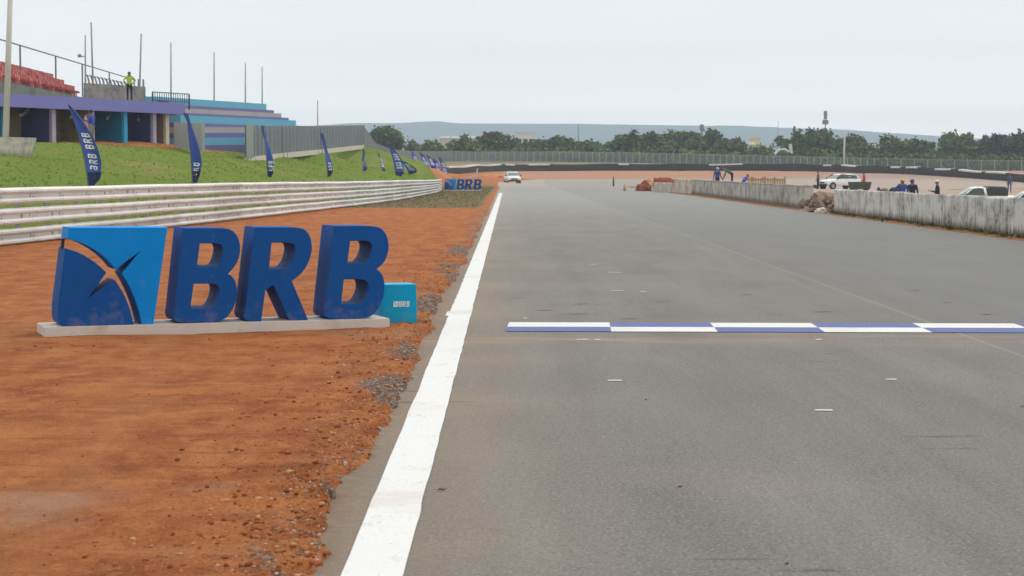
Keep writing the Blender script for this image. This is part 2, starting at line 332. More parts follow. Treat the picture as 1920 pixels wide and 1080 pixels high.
scr = k.math('MULTIPLY', k.ramp(k.noise(k.mapv(P, (.55, 5, 1)), 1.1, 2, .5), .69, .74), k.ramp(n4, .4, .55)); c = k.mix(k.math('MULTIPLY', scr, .7), c, (.045, .043, .042))
k.bump(n3, .55, .012)
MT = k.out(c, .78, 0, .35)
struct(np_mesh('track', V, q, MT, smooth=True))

# white edge line, ragged, each side with its own wobble
k = NT('line_paint'); P = k.pos(); a1 = k.noise(P, 60, 4, .7); a2 = k.noise(P, 4, 5, .65)
c = k.mix(a2, (.54, .545, .55), (.64, .645, .65)); c = k.mix(k.math('MULTIPLY', k.ramp(k.math('ADD', a1, k.math('MULTIPLY', a2, .7)), .90, 1.08), .65), c, (.26, .225, .19)); a3 = k.noise(P, .7, 5, .7); c = k.mix(k.math('MULTIPLY', k.ramp(a3, .52, .68), .30), c, (.40, .30, .22))
k.bump(a1, .3, .004); MLW = k.out(c, .7, 0, .3)
mb = MB(); y = 5.0; pr = None
while y < 143:
    l = -.660+.012*(float(vnoise(y*2.2, 3.3, 4))-.5)+.006*(float(vnoise(y*.3, 1.3, 6))-.5); r = -.415+.012*(float(vnoise(y*2.5, 7.7, 8))-.5)
    if 21.9 < y < 22.5: l -= .035
    cur = [(l, y, .005), (r, y, .005)]
    if pr: mb.add([pr[0], pr[1], cur[1], cur[0]], [(0, 1, 2, 3)])
    pr = cur; y += .11 if y < 60 else .6
struct(mb.build('edge_line', MLW))
# chequered start line
MSB = None
k = NT('start_paint_blue'); P = k.pos(); a1 = k.noise(P, 50, 4, .7); a2 = k.noise(P, 3, 4)
MSB = k.out(k.mix(k.ramp(a1, .6, .75, 0, .6), k.mix(a2, (.042, .062, .21), (.065, .09, .29)), (.12, .12, .2)), .65)
mb = MB(); p0 = gp(947, 622); ang = -.035; cw = 1.056; rd = .585
for r_ in range(2):
    for c_ in range(9):
        x0 = c_*cw; y0 = r_*rd
        mb.add([(x0, y0, 0), (x0+cw, y0, 0), (x0+cw, y0+rd, 0), (x0, y0+rd, 0)], [(0, 1, 2, 3)], (c_+r_+1) % 2)
sl = struct(mb.build('start_line', [MLW, MSB])); sl.location = (p0.x, p0.y, .006); sl.rotation_euler.z = ang
# little paint dashes (surveying marks) sprayed on the asphalt
mb = MB()
for px, py, w in ((1113, 496, 14), (1153, 511, 26), (1157, 545, 24), (1206, 547, 12), (1153, 714, 27), (1671, 712, 20), (1545, 770, 34), (1120, 638, 12), (1092, 637, 22), (1535, 637, 12), (985, 597, 8)):
    p = gp(px, py); ww = w/F*p.y
    mb.add([(p.x-ww/2, p.y-.03, .005), (p.x+ww/2, p.y-.035, .005), (p.x+ww/2*.9, p.y+.03, .005), (p.x-ww/2, p.y+.025, .005)], [(0, 1, 2, 3)])
struct(mb.build('road_paint', MLW))

mb = MB()     # scuffed rubber dashes left across the lane
for px, py, w in ((970, 559, 40), (1020, 582, 46), (1092, 570, 36), (1084, 589, 48), (1542, 585, 52), (1850, 590, 34), (1775, 568, 30), (1240, 566, 30), (1715, 545, 34), (1400, 552, 26), (1180, 598, 40)):
    p = gp(px, py); ww = w/F*p.y; s_ = random.uniform(-.02, .02)
    mb.add([(p.x-ww/2, p.y-.01+s_, .004), (p.x-ww*.1, p.y-.035+s_*.3, .004), (p.x+ww/2, p.y-s_, .004), (p.x+ww*.15, p.y+.03, .004)], [(0, 1, 2, 3)])
struct(mb.build('rubber_mark', pm('rubber_smear', (.055, .052, .05), .8, 0, .4, 9)))
# ------------------------------------------------------------------ world, sun, haze
w = bpy.data.worlds.new('World'); scene.world = w; w.use_nodes = True; t = w.node_tree; t.nodes.clear()
o = t.nodes.new('ShaderNodeOutputWorld'); bg = t.nodes.new('ShaderNodeBackground'); t.links.new(bg.outputs[0], o.inputs[0])
sky = t.nodes.new('ShaderNodeTexSky'); sky.sky_type = 'NISHITA'; sky.sun_disc = False
SUN_EL, SUN_AZ = R(62), R(62)     # azimuth clockwise from +Y
sky.sun_elevation = SUN_EL; sky.sun_rotation = SUN_AZ; sky.air_density = 1; sky.dust_density = 3
tc = t.nodes.new('ShaderNodeTexCoord'); sp = t.nodes.new('ShaderNodeSeparateXYZ'); t.links.new(tc.outputs['Generated'], sp.inputs[0])
mp = t.nodes.new('ShaderNodeMapping'); mp.inputs['Scale'].default_value = (1, 1, 5); t.links.new(tc.outputs['Generated'], mp.inputs[0])
nz_ = t.nodes.new('ShaderNodeTexNoise'); nz_.inputs['Scale'].default_value = 2.6; nz_.inputs['Detail'].default_value = 6; t.links.new(mp.outputs[0], nz_.inputs['Vector'])
mr = t.nodes.new('ShaderNodeMapRange'); t.links.new(sp.outputs[2], mr.inputs[0]); mr.inputs[1].default_value = 0; mr.inputs[2].default_value = 1; mr.inputs[3].default_value = 1.0; mr.inputs[4].default_value = 1.30
m2 = t.nodes.new('ShaderNodeMapRange'); t.links.new(nz_.outputs['Fac'], m2.inputs[0]); m2.inputs[1].default_value = .35; m2.inputs[2].default_value = .65; m2.inputs[3].default_value = .955; m2.inputs[4].default_value = 1.045
z10 = t.nodes.new('ShaderNodeMath'); z10.operation = 'MULTIPLY'; t.links.new(sp.outputs[2], z10.inputs[0]); z10.inputs[1].default_value = 10
m3 = t.nodes.new('ShaderNodeValToRGB'); t.links.new(z10.outputs[0], m3.inputs[0]); er = m3.color_ramp.elements    # overcast that brightens towards the horizon
er[0].position = 0; er[0].color = (.86, .78, .72, 1); er[1].position = 1; er[1].color = (.325,)*3+(1,)
for pos_, v_ in ((.15, .78), (.295, .66), (.415, .483), (.588, .383), (.855, .335)): e_ = er.new(pos_); e_.color = (v_*(1+.16*max(0, v_-.335)), v_*.985, v_*(1-.16*max(0, v_-.335)), 1)
mu = t.nodes.new('ShaderNodeMath'); mu.operation = 'MULTIPLY'; t.links.new(mr.outputs[0], mu.inputs[0]); t.links.new(m2.outputs[0], mu.inputs[1])
SKYC = (10.4, 10.4, 10.0)
cl = t.nodes.new('ShaderNodeVectorMath'); cl.operation = 'SCALE'; cl.inputs[0].default_value = SKYC; t.links.new(mu.outputs[0], cl.inputs['Scale'])
vm = t.nodes.new('ShaderNodeVectorMath'); vm.operation = 'MULTIPLY'; t.links.new(cl.outputs[0], vm.inputs[0]); t.links.new(m3.outputs[0], vm.inputs[1])
v3 = t.nodes.new('ShaderNodeVectorMath'); v3.operation = 'SCALE'; t.links.new(vm.outputs[0], v3.inputs[0]); v3.inputs['Scale'].default_value = 3.0
mx = t.nodes.new('ShaderNodeMix'); mx.data_type = 'RGBA'; mx.inputs[0].default_value = .95
t.links.new(sky.outputs[0], mx.inputs[6]); t.links.new(v3.outputs[0], mx.inputs[7]); t.links.new(mx.outputs[2], bg.inputs['Color']); bg.inputs['Strength'].default_value = .1
sd = bpy.data.lights.new('sun', 'SUN'); sd.energy = 1.4; sd.angle = R(12); sd.color = (1, .96, .9)
so = bpy.data.objects.new('sun', sd); COL.objects.link(so)
sdir = Vector((math.sin(SUN_AZ)*math.cos(SUN_EL), math.cos(SUN_AZ)*math.cos(SUN_EL), math.sin(SUN_EL)))
so.rotation_euler = sdir.to_track_quat('Z', 'Y').to_euler(); so.location = (0, 0, 60)
scene.view_settings.view_transform = 'Standard'; scene.view_settings.look = 'None'; scene.view_settings.exposure = .09; scene.view_settings.gamma = 1
scene.cycles.use_denoising = True; scene.cycles.volume_bounces = 0; scene.cycles.max_bounces = 6; scene.cycles.transparent_max_bounces = 16
# hills beyond, with the rolling ridge
hx = np.linspace(-2600, 3600, 240); rows_h = []
def ridge(x_):   # pixel height of the ridge at x
    px = 953+F*x_/4600
    return np.interp(px, [-900, 300, 560, 660, 745, 790, 820, 860, 960, 1080, 1250, 1400, 1500, 1580, 1640, 1700, 1790, 1920, 2400, 3400], [236, 236, 238, 231, 231, 228.5, 227.5, 231, 232, 232.5, 235, 238, 241, 243, 248, 251, 257, 263, 268, 262])
for yy, kk in ((3600, 0), (3850, .42), (4150, .70), (4400, .93), (4600, 1.0), (4900, .9)):
    top = CAMZ+(320-ridge(hx))*4600/F
    z = -3+(top+3)*kk+(fbm(hx*.006, hx*0+yy*.004, 4, 91)-.5)*22*(1 if 0 < kk < .95 else .12)
    rows_h.append(np.stack([hx, hx*0+yy+(fbm(hx*.004, hx*0+yy, 3, 95)-.5)*180*(0 < kk < 1), z], -1))
HV = np.concatenate(rows_h); ih = np.arange(len(HV)).reshape(len(rows_h), -1)
k = NT('hill_cover'); P = k.pos(); c = k.mix(k.noise(P, .006, 6, .6), (.030, .045, .035), (.085, .10, .06)); MH = k.out(c, .95, 0, .1)
struct(np_mesh('hills', HV, np.stack([ih[:-1, :-1], ih[:-1, 1:], ih[1:, 1:], ih[1:, :-1]], -1).reshape(-1, 4), MH, smooth=True))
HAZE = True
if HAZE:
    mb = MB(); mb.box(-3400, 4400, -60, 5300, -8, 150); hm = bpy.data.materials.new('haze_air'); hm.use_nodes = True; ht = hm.node_tree; ht.nodes.clear()
    ho = ht.nodes.new('ShaderNodeOutputMaterial'); pv = ht.nodes.new('ShaderNodeVolumePrincipled'); ht.links.new(pv.outputs[0], ho.inputs['Volume'])
    pv.inputs['Color'].default_value = (.65, .82, .99, 1); pv.inputs['Density'].default_value = .00033
    struct(mb.build('haze', hm), 'stuff')
# ------------------------------------------------------------------ guardrail
M_GALV = None
k = NT('guard_paint'); v = k.pos(); a1 = k.noise(v, 1.3, 5, .65); a2 = k.noise(v, 14, 5, .7); a3 = k.noise(k.mapv(v, (.5, .5, 4)), 2.5, 5, .7)
wn = k.n('ShaderNodeTexWhiteNoise'); wn.noise_dimensions = '2D'; sv_ = k.sep(v); cb_ = k.n('ShaderNodeCombineXYZ'); k.L(k.math('FLOOR', k.math('MULTIPLY', sv_[1], .25)), cb_.inputs[0]); k.L(k.math('FLOOR', k.math('MULTIPLY', sv_[2], 2.35)), cb_.inputs[1]); k.L(cb_.outputs[0], wn.inputs['Vector']); c = k.mix(a1, (.50, .49, .48), (.80, .795, .78)); c = k.mix(k.math('MULTIPLY', k.ramp(wn.outputs['Value'], .4, 1), .42), c, (.38, .355, .335)); c = k.mix(k.math('MULTIPLY', k.ramp(a3, .52, .72), .25), c, (.36, .31, .28)); c = k.mix(k.math('MULTIPLY', k.ramp(a2, .60, .76), .35), c, (.25, .19, .15))
M_GALV = k.out(c, .55, .15, .4)
M_POST = pm('guard_post_steel', (.33, .30, .28), .6, .3, .2, 5, dirt=.5)
M_BOLT = pm('bolt_steel', (.10, .09, .085), .5, .6)
def rail_h(Y): return float(np.interp(Y, [40, 70, 100, 130, 168], [1.245, 1.195, 1.10, .99, .90]))
gr = thing('guardrail', 'long white triple beam steel guardrail running along the red dirt verge', 'guardrail', (float(Xr(36)), 36, 0))
GO = Vector(gr.location)
ys = list(np.arange(30, 100, 1.0))+list(np.arange(100, 164.1, 2.0))
prof = [(o_, h_*1.145) for o_, h_ in [(-.03, 0), (.06, .020), (.09, .045), (.09, .080), (.0, .125), (.0, .185), (.09, .230), (.09, .265), (.06, .290), (-.03, .31)]]   # W beam: (towards track, up)
def railpt(Y, side=0.0):
    Y = float(Y); dx = float(Xr(Y+.3)-Xr(Y-.3))/.6 if Y < 165 else 0
    n = Vector((1, -dx, 0)).normalized(); return Vector((float(Xr(Y)), Y, 0))+n*side, n
for b in range(3):
    mb = MB(); secs = []
    for Y in ys:
        hh = rail_h(Y); s = hh/1.245; p, n = railpt(Y)
        z0 = (.035+b*.428)*s+.012*math.sin(Y*.11+b*.6)+(.004*math.sin(Y*.7+b)); wob = .012*math.sin(Y*.5+b*2)
        secs.append([p-GO+n*(o_+wob)+Vector((0, 0, z0+h_*s)) for o_, h_ in prof]+[p-GO+n*(o_+wob-.006)+Vector((0, 0, z0+h_*s)) for o_, h_ in prof[::-1]])
    mb.loft(secs)
    for Y in np.arange(31.5, 163, 2.0):     # lapped joints: a second skin over the beam, with bolts
        q = []
        for dy in (0, .33):
            hh = rail_h(Y); s = hh/1.245; p, n = railpt(Y+dy); z0 = (.035+b*.428)*s+.012*math.sin((Y+dy)*.11+b*.6)+(.004*math.sin((Y+dy)*.7+b)); wob = .012*math.sin((Y+dy)*.5+b*2)
            q.append([p-GO+n*(o_+wob+.007)+Vector((0, 0, z0+h_*s)) for o_, h_ in prof]+[p-GO+n*(o_+wob+.001)+Vector((0, 0, z0+h_*s)) for o_, h_ in prof[::-1]])
        mb.loft(q, 0)
        q = []
        for dy in (-.007, .007):
            p, n = railpt(Y+dy); q.append([p-GO+n*(o_+wob+.009)+Vector((0, 0, z0+h_*s)) for o_, h_ in prof[4:6]]+[p-GO+n*(o_+wob+.002)+Vector((0, 0, z0+h_*s)) for o_, h_ in prof[4:6][::-1]])
        mb.loft(q, 1)
        for zz in (.045, .155, .27):
            p, n = railpt(Y+.16, .085 if zz != .155 else .02); mb.bar(p-GO+Vector((0, 0, z0+zz*s)), p-GO+n*.02+Vector((0, 0, z0+zz*s)), .016, .016, 1)
    mb.build('beam', [M_GALV, M_BOLT], gr)
Y = 31.0
while Y < 163:
    p, n = railpt(Y, -.11); hh = rail_h(Y)
    mb = MB(); mb.box(-.05, .05, -.03, .03, -.25, hh+.005)
    for zz in (.2, .62, 1.05): mb.box(.05, .11, -.06, .06, zz*hh/1.245-.1, zz*hh/1.245+.1)
    o = mb.build('post', M_POST, gr); o.location = p-GO; o.rotation_euler.z = math.atan2(n.y, n.x); Y += 2.0

# ------------------------------------------------------------------ BRB sign
M_NAVY = None
def paint(name, col, rough=.6, spots=.25):
    k = NT(name); v = k.obj(); a1 = k.noise(v, 3, 5, .6); a2 = k.noise(v, 40, 4, .7); z = k.sep(v)[2]
    c = k.mix(a1, sc3(col, .86), sc3(col, 1.14)); c = k.mix(k.math('MULTIPLY', k.ramp(k.math('ADD', k.noise(v, 7, 5, .7), k.math('MULTIPLY', k.ramp(z, .1, .4, .3, 0), .5)), .58, .82), spots), c, (.30, .17, .10))
    return k.out(c, k.ramp(a2, .3, .7, rough*.85, rough*1.2), 0, .08)
M_NAVY = paint('sign_navy_paint', (.006, .068, .262)); M_SKYB = paint('sign_light_blue_paint', (.002, .205, .59)); M_BASEW = pm('sign_base_white', (.52, .47, .44), .7, 0, .12, 5, dirt=.45, dcol=(.36, .20, .12))
M_TEAL = paint('cube_teal_paint', (.004, .33, .56), .4, .12); M_WHITE = pm('white_vinyl', (.75, .77, .78), .5, 0, .05)
def chaikin(pts, it=2):
    P_ = [(p[0], p[1], len(p) > 2) for p in pts]
    for _ in range(it):
        out = []
        for i, p in enumerate(P_):
            if not p[2]: out.append(p); continue
            a_ = P_[i-1]; b_ = P_[(i+1) % len(P_)]
            out.append((p[0]*.75+a_[0]*.25, p[1]*.75+a_[1]*.25, True)); out.append((p[0]*.75+b_[0]*.25, p[1]*.75+b_[1]*.25, True))
        P_ = out
    return [(p[0], p[1]) for p in P_]
SL = gp(83, 635); SR = gp(731, 617); SU = (SR-SL).normalized(); SN = Vector((-SU.y, SU.x, 0)); SLEN = (SR-SL).length; SANG = math.atan2(SU.y, SU.x)
FR = .05                                     # the letters stand this far behind the plinth's front edge
def to_plane(px, py):                        # photo trace -> real metres on the letters' front plane
    d_ = ray(px, py); p0 = SL+SN*FR; t_ = (p0-CAM).dot(SN)/d_.dot(SN); p = CAM+d_*t_; return ((p-SL).dot(SU), p.z)
S = lambda *p: [(a_[0], a_[1], 1) if len(a_) > 2 else a_ for a_ in p]
c7 = lambda x, y, *s: (40+x/4.155, 400+y/4.155, *s)
SHAPES = {
 'B': ([(343, 427.5), (418, 427.5), (434, 430, 1), (445, 441, 1), (451, 458, 1), (450, 478, 1), (443, 497, 1), (428, 513), (439, 521, 1), (445, 538, 1), (444, 560, 1), (436, 583, 1), (421, 602, 1), (399, 607.5), (346, 607.5), (329, 606, 1), (325, 594, 1), (327, 580)],
       [[(375, 456.5), (403, 456.5), (416, 459, 1), (419, 470, 1), (415, 488, 1), (408, 500, 1), (396, 500), (369.5, 500)], [(363.5, 532), (396, 532), (410, 535, 1), (412, 548, 1), (407, 566, 1), (399, 578.5, 1), (388, 578.5), (357, 578.5)]]),
 'R': ([(478.5, 426), (552, 426), (570, 428, 1), (581, 440, 1), (586, 460, 1), (583, 482, 1), (573, 504, 1), (560, 518, 1), (547.5, 526.5), (578, 601), (543, 602.5), (513, 535), (498, 544), (490, 603.5), (470, 604), (460, 602, 1), (458, 592, 1), (460, 580)],
       [[(509.5, 455), (538, 455), (551, 457, 1), (555, 468, 1), (551, 487, 1), (541, 504, 1), (529, 504.3), (504.7, 504.7)]]),
 'D': ([(626.5, 423.5), (695, 423.5), (714, 426, 1), (725, 439, 1), (730, 458, 1), (727, 479, 1), (719, 495, 1), (706.4, 504.7), (718, 514, 1), (722, 533, 1), (720, 556, 1), (711, 578, 1), (696, 595, 1), (677, 598.5), (620, 599), (612, 597, 1), (608.5, 588, 1), (610, 577)],
       [[(657, 452), (685, 451.5), (696, 454, 1), (699, 466, 1), (694, 483, 1), (685, 494, 1), (675, 494), (651.5, 494)], [(645, 524), (674, 524), (688, 526, 1), (692, 540, 1), (688, 556, 1), (679, 569, 1), (668, 569.5), (640, 570)]]),
 'U': ([c7(372, 112), c7(1140, 110), c7(1030, 868), c7(942, 870), c7(920, 770, 1), c7(880, 650, 1), c7(830, 545, 1), c7(784, 470), c7(922, 300), c7(733, 437), c7(690, 384, 1), c7(620, 318, 1), c7(540, 266, 1), c7(450, 222, 1), c7(358, 198)], []),
 'V': ([c7(342, 272), c7(440, 300, 1), c7(530, 350, 1), c7(605, 405, 1), c7(664, 462), c7(528, 652), c7(732, 520), c7(790, 610, 1), c7(832, 700, 1), c7(860, 790, 1), c7(876, 872), c7(360, 884), c7(300, 880, 1), c7(282, 820, 1), c7(287, 700)], []),
}
PLANE = {kk: ([to_plane(p[0], p[1])+tuple(p[2:]) for p in o_], [[to_plane(p[0], p[1])+tuple(p[2:]) for p in h_] for h_ in hs]) for kk, (o_, hs) in SHAPES.items()}
def extrude_shape(kk, depth, bev=.006, sc=1.0, dx=0, dz=0):
    """traced outline (metres) -> solid letter; x right, y back, z up; front face at y=0"""
    cu = bpy.data.curves.new('c', 'CURVE'); cu.dimensions = '2D'; cu.fill_mode = 'BOTH'
    for lp in [PLANE[kk][0]]+PLANE[kk][1]:
        pts = chaikin(lp); sp_ = cu.splines.new('POLY'); sp_.points.add(len(pts)-1); sp_.use_cyclic_u = True
        for i, p in enumerate(pts): sp_.points[i].co = ((p[0]+dx)*sc, (p[1]+dz)*sc, 0, 1)
    cu.extrude = depth/2-bev; cu.bevel_depth = bev; cu.bevel_resolution = 1; cu.offset = -bev
    o_ = bpy.data.objects.new('c', cu); me = o_.to_mesh(); vs = [(q_.co.x, -q_.co.z+depth/2, q_.co.y) for q_ in me.vertices]; fs = [tuple(p.vertices) for p in me.polygons]
    o_.to_mesh_clear(); bpy.data.objects.remove(o_); bpy.data.curves.remove(cu); return vs, fs
sg = thing('letter_sign', 'large dark blue BRB letter sign with square emblem on a white plinth beside the track', 'sign', SL, SANG)
BD = .62; BH = .108; LD = .50
mb = MB(); mb.box(0, SLEN, 0, BD, -.02, BH); mb.build('plinth', M_BASEW, sg, bevel=.006)
nm = {'B': ('letter_panel', M_NAVY), 'R': ('letter_panel', M_NAVY), 'D': ('letter_panel', M_NAVY), 'U': ('emblem_panel', M_SKYB), 'V': ('emblem_panel', M_NAVY)}
for kk in 'BRDUV':
    vs, fs = extrude_shape(kk, LD); mb = MB(); zmin = min(q_[2] for q_ in vs); mb.add([(q_[0], q_[1]+FR, q_[2]-(zmin-BH)*(1 if kk != 'U' else 1)*max(0, 1-(q_[2]-zmin)/.15) ) for q_ in vs], fs)
    mb.build(nm[kk][0], nm[kk][1], sg)
# the prop that carries the upper emblem panel across its gap
mb = MB(); a_ = to_plane(123, 449); b_ = to_plane(121.5, 468); mb.bar((a_[0], FR+.2, a_[1]), (b_[0], FR+.2, b_[1]), .03, .03); mb.build('support_rod', pm('dark_steel', (.03, .03, .035), .5, .5), sg)
# ground-level twin far along the verge
s2 = copy_tree(sg); s2['label'] = 'small distant BRB letter sign standing on the olive verge past the guardrail end'
q_ = gp(831, 358.3); s2.location = q_; s2.rotation_euler.z = R(9); s2.scale = (.89, .89, .89)
sg['group'] = s2['group'] = 'BRB letter signs'

# teal cube with the small white lettering
fr = at(781.5, 320+5973/20.72+2, 20.72); CW = .385; CH = .418; ca = R(15)
cb = thing('display_cube', 'teal cube with small white BRB lettering beside the right end of the letter sign', 'cube', (fr.x-CW*math.cos(ca), 20.72-CW*math.sin(ca), 0), ca)
mb = MB(); mb.box(0, CW, 0, CW*.95, -.02, CH); mb.build('box', M_TEAL, cb, bevel=.006)
mb = MB(); lx0 = .10; W0 = PLANE['B'][0]; wid = .165; full = PLANE['D'][0][4][0]-PLANE['V'][0][-1][0]; s_ = wid/full*1.06
x00 = PLANE['V'][0][-1][0]
for kk in 'BRDUV':
    vs, fs = extrude_shape(kk, .004, .0004, s_, -x00, -.1); mb.add([(q_[0]+.135, q_[1]-.004, q_[2]*1.15+.185) for q_ in vs], fs)
mb.build('lettering', M_WHITE, cb)

# ------------------------------------------------------------------ concrete walls at the right
M_CW = streak('pit_wall_concrete', (.56, .545, .53), (.15, .13, .11), 1.1, 2.6, moss=.9)
M_CW2 = streak('pit_wall_older_concrete', (.44, .415, .385), (.11, .10, .085), 1.3, 2.4, moss=.9)
M_CW3 = streak('low_wall_concrete', (.55, .46, .41), (.36, .27, .22), .35, 4)
def wall(name, label, x, y0, y1, h0, h1_, mat, th=.34, step=.35, x1=None):
    o_ = MB(); secs = []; ys_ = np.arange(y0, y1+1e-6, step); x1 = x if x1 is None else x1
    for yy in ys_:
        f_ = (yy-y0)/(y1-y0); hh = h0+(h1_-h0)*f_+(float(fbm(yy*1.4, x+.5, 3, 7))-.5)*.07
        if abs((yy/6.1) % 1) < .06: hh -= .025
        xx_ = x+(x1-x)*f_; e_ = (float(fbm(yy*.8, x+3.5, 3, 17))-.5)*.014
        secs.append([(xx_+e_, yy, -.3), (xx_+e_*.5, yy, .12), (xx_-e_*.6, yy, hh-.03), (xx_+.025, yy, hh), (xx_+th-.03, yy, hh-.01), (xx_+th, yy, hh-.04), (xx_+th, yy, -.6)])
    o_.loft(secs); ob = o_.build(name, mat); tag(ob, label, 'wall', 'concrete pit walls'); return ob
wall('concrete_wall', 'long weathered white concrete wall nearest on the right of the track', 12.2, 34, 74.6, .955, .915, M_CW)
wall('concrete_wall', 'grey streaked concrete wall beyond the rubble gap', 12.2, 81.8, 135.6, .985, 1.0, M_CW2, x1=12.45)
wall('concrete_wall', 'short pale plastered wall length joining the far end of the grey wall', 12.35, 135.9, 143.2, 1.0, 1.03, M_CW3, x1=11.9)
wall('concrete_wall', 'lowest pinkish wall end with red earth heaped behind it', 11.85, 143.5, 151.2, .72, .70, M_CW3, x1=10.85)

def blob(rx, ry, rz, seed, sub=3, amp=.35, flat=True):
    bm = bmesh.new(); bmesh.ops.create_icosphere(bm, subdivisions=sub, radius=1)
    for q_ in bm.verts:
        n_ = mnoise.fractal(q_.co*1.6+Vector((seed*3.1, seed, 0)), 1, 2, 4); f_ = 1+amp*n_
        q_.co = Vector((q_.co.x*rx*f_, q_.co.y*ry*f_, max(q_.co.z*rz*f_, -.25*rz if flat else -9)))
    vs = [tuple(q_.co) for q_ in bm.verts]; fs = [tuple(q_.index for q_ in f_.verts) for f_ in bm.faces]; bm.free(); return vs, fs
k = NT('red_earth'); v = k.obj(); a1 = k.noise(v, 2, 6, .7); M_EARTH = k.out(k.mix(a1, (.13, .038, .017), (.30, .10, .045)), .95, 0, .1)
k = NT('rubble_stone'); v = k.obj(); a1 = k.noise(v, 3, 6, .7); M_RUB = k.out(k.mix(k.noise(v, .9, 2), k.mix(a1, (.09, .052, .034), (.20, .13, .085)), (.27, .21, .17)), .95, 0, .1)
def mound(label, px, py, Y, w_, d_, h_, seed, mat=None, name='dirt_mound', cat='mound'):
    p = at(px, py, Y); mb_ = MB(); vs, fs = blob(w_, d_, h_, seed, 4, .45); mb_.add(vs, fs); o_ = mb_.build(name, mat or M_EARTH, None, True); o_.location = (p.x, Y, h1(p.x, Y)); return tag(o_, label, cat)
mound('rounded red earth heap showing above the low pinkish wall', 1246, 350, 155, 1.05, 1.2, .98, 3)
mound('dark rusty red earth heap at the very end of the low wall', 1207, 356, 156.5, .62, .7, .70, 5)
mound('pale orange earth bump beside the rusty heap', 1217, 352, 163, .7, .8, .75, 8, pm('pale_earth', (.42, .22, .12), .95, 0, .2, 3))
for i_, (px, Y, r_) in enumerate(((655, 262, .5), )): pass
rb = thing('rubble_pile', 'heap of brown broken masonry filling the gap between the two concrete walls', 'rubble', (12.45, 78.2, 0))
mb = MB(); vs, fs = blob(.75, 3.1, .50, 21, 4, .7); mb.add(vs, fs); mb.build('heap', M_RUB, rb)
for i_ in range(46):
    mb = MB(); s_ = random.uniform(.07, .22); vs, fs = blob(s_, s_*random.uniform(.7, 1.5), s_*random.uniform(.6, 1), i_+40, 1, .6, False); mb.add(vs, fs)
    o_ = mb.build('broken_block', M_RUB, rb); yy = random.uniform(-2.9, 2.9); xx_ = random.uniform(-.75, .3); o_.location = (xx_, yy, max(.06, (.62-.5*abs(xx_))*math.sqrt(max(0, 1-(yy/3.2)**2)))); o_.rotation_euler = (random.random()*3, random.random()*3, random.random()*3)
o_ = mound('broken brown slab lump lying at the foot of the near wall end', 1540, 402, 74.2, .25, .45, .2, 12, M_CW3, 'concrete_lump', 'concrete')

# ------------------------------------------------------------------ feather flags
k = NT('flag_cloth'); v = k.obj(); M_FLAG = k.out(k.mix(k.noise(v, 4, 4), (.036, .074, .29), (.065, .12, .44)), .8, 0, .2)
k = NT('flag_hem_cloth'); v = k.obj(); M_HEM = k.out(k.mix(k.noise(v, 4, 4), (.012, .016, .07), (.02, .03, .11)), .8, 0, .2)
M_POLEM = pm('flag_pole_metal', (.12, .12, .13), .4, .6)
def letter_flat(kk, sc):
    cu = bpy.data.curves.new('c', 'CURVE'); cu.dimensions = '2D'; cu.fill_mode = 'BOTH'; allp = PLANE[kk][0]; x0 = min(p[0] for p in allp); z0 = min(p[1] for p in allp)
    for lp in [allp]+PLANE[kk][1]:
        pts = chaikin(lp, 1); sp_ = cu.splines.new('POLY'); sp_.points.add(len(pts)-1); sp_.use_cyclic_u = True
        for i, p in enumerate(pts): sp_.points[i].co = ((p[0]-x0)*sc, (p[1]-z0)*sc, 0, 1)
    o_ = bpy.data.objects.new('c', cu); me = o_.to_mesh(); vs = [(q_.co.x, q_.co.y) for q_ in me.vertices]; fs = [tuple(p.vertices) for p in me.polygons]
    o_.to_mesh_clear(); bpy.data.objects.remove(o_); bpy.data.curves.remove(cu); return vs, fs
LFLAT = {kk: letter_flat(kk, 1/1.0) for kk in 'BRD'}
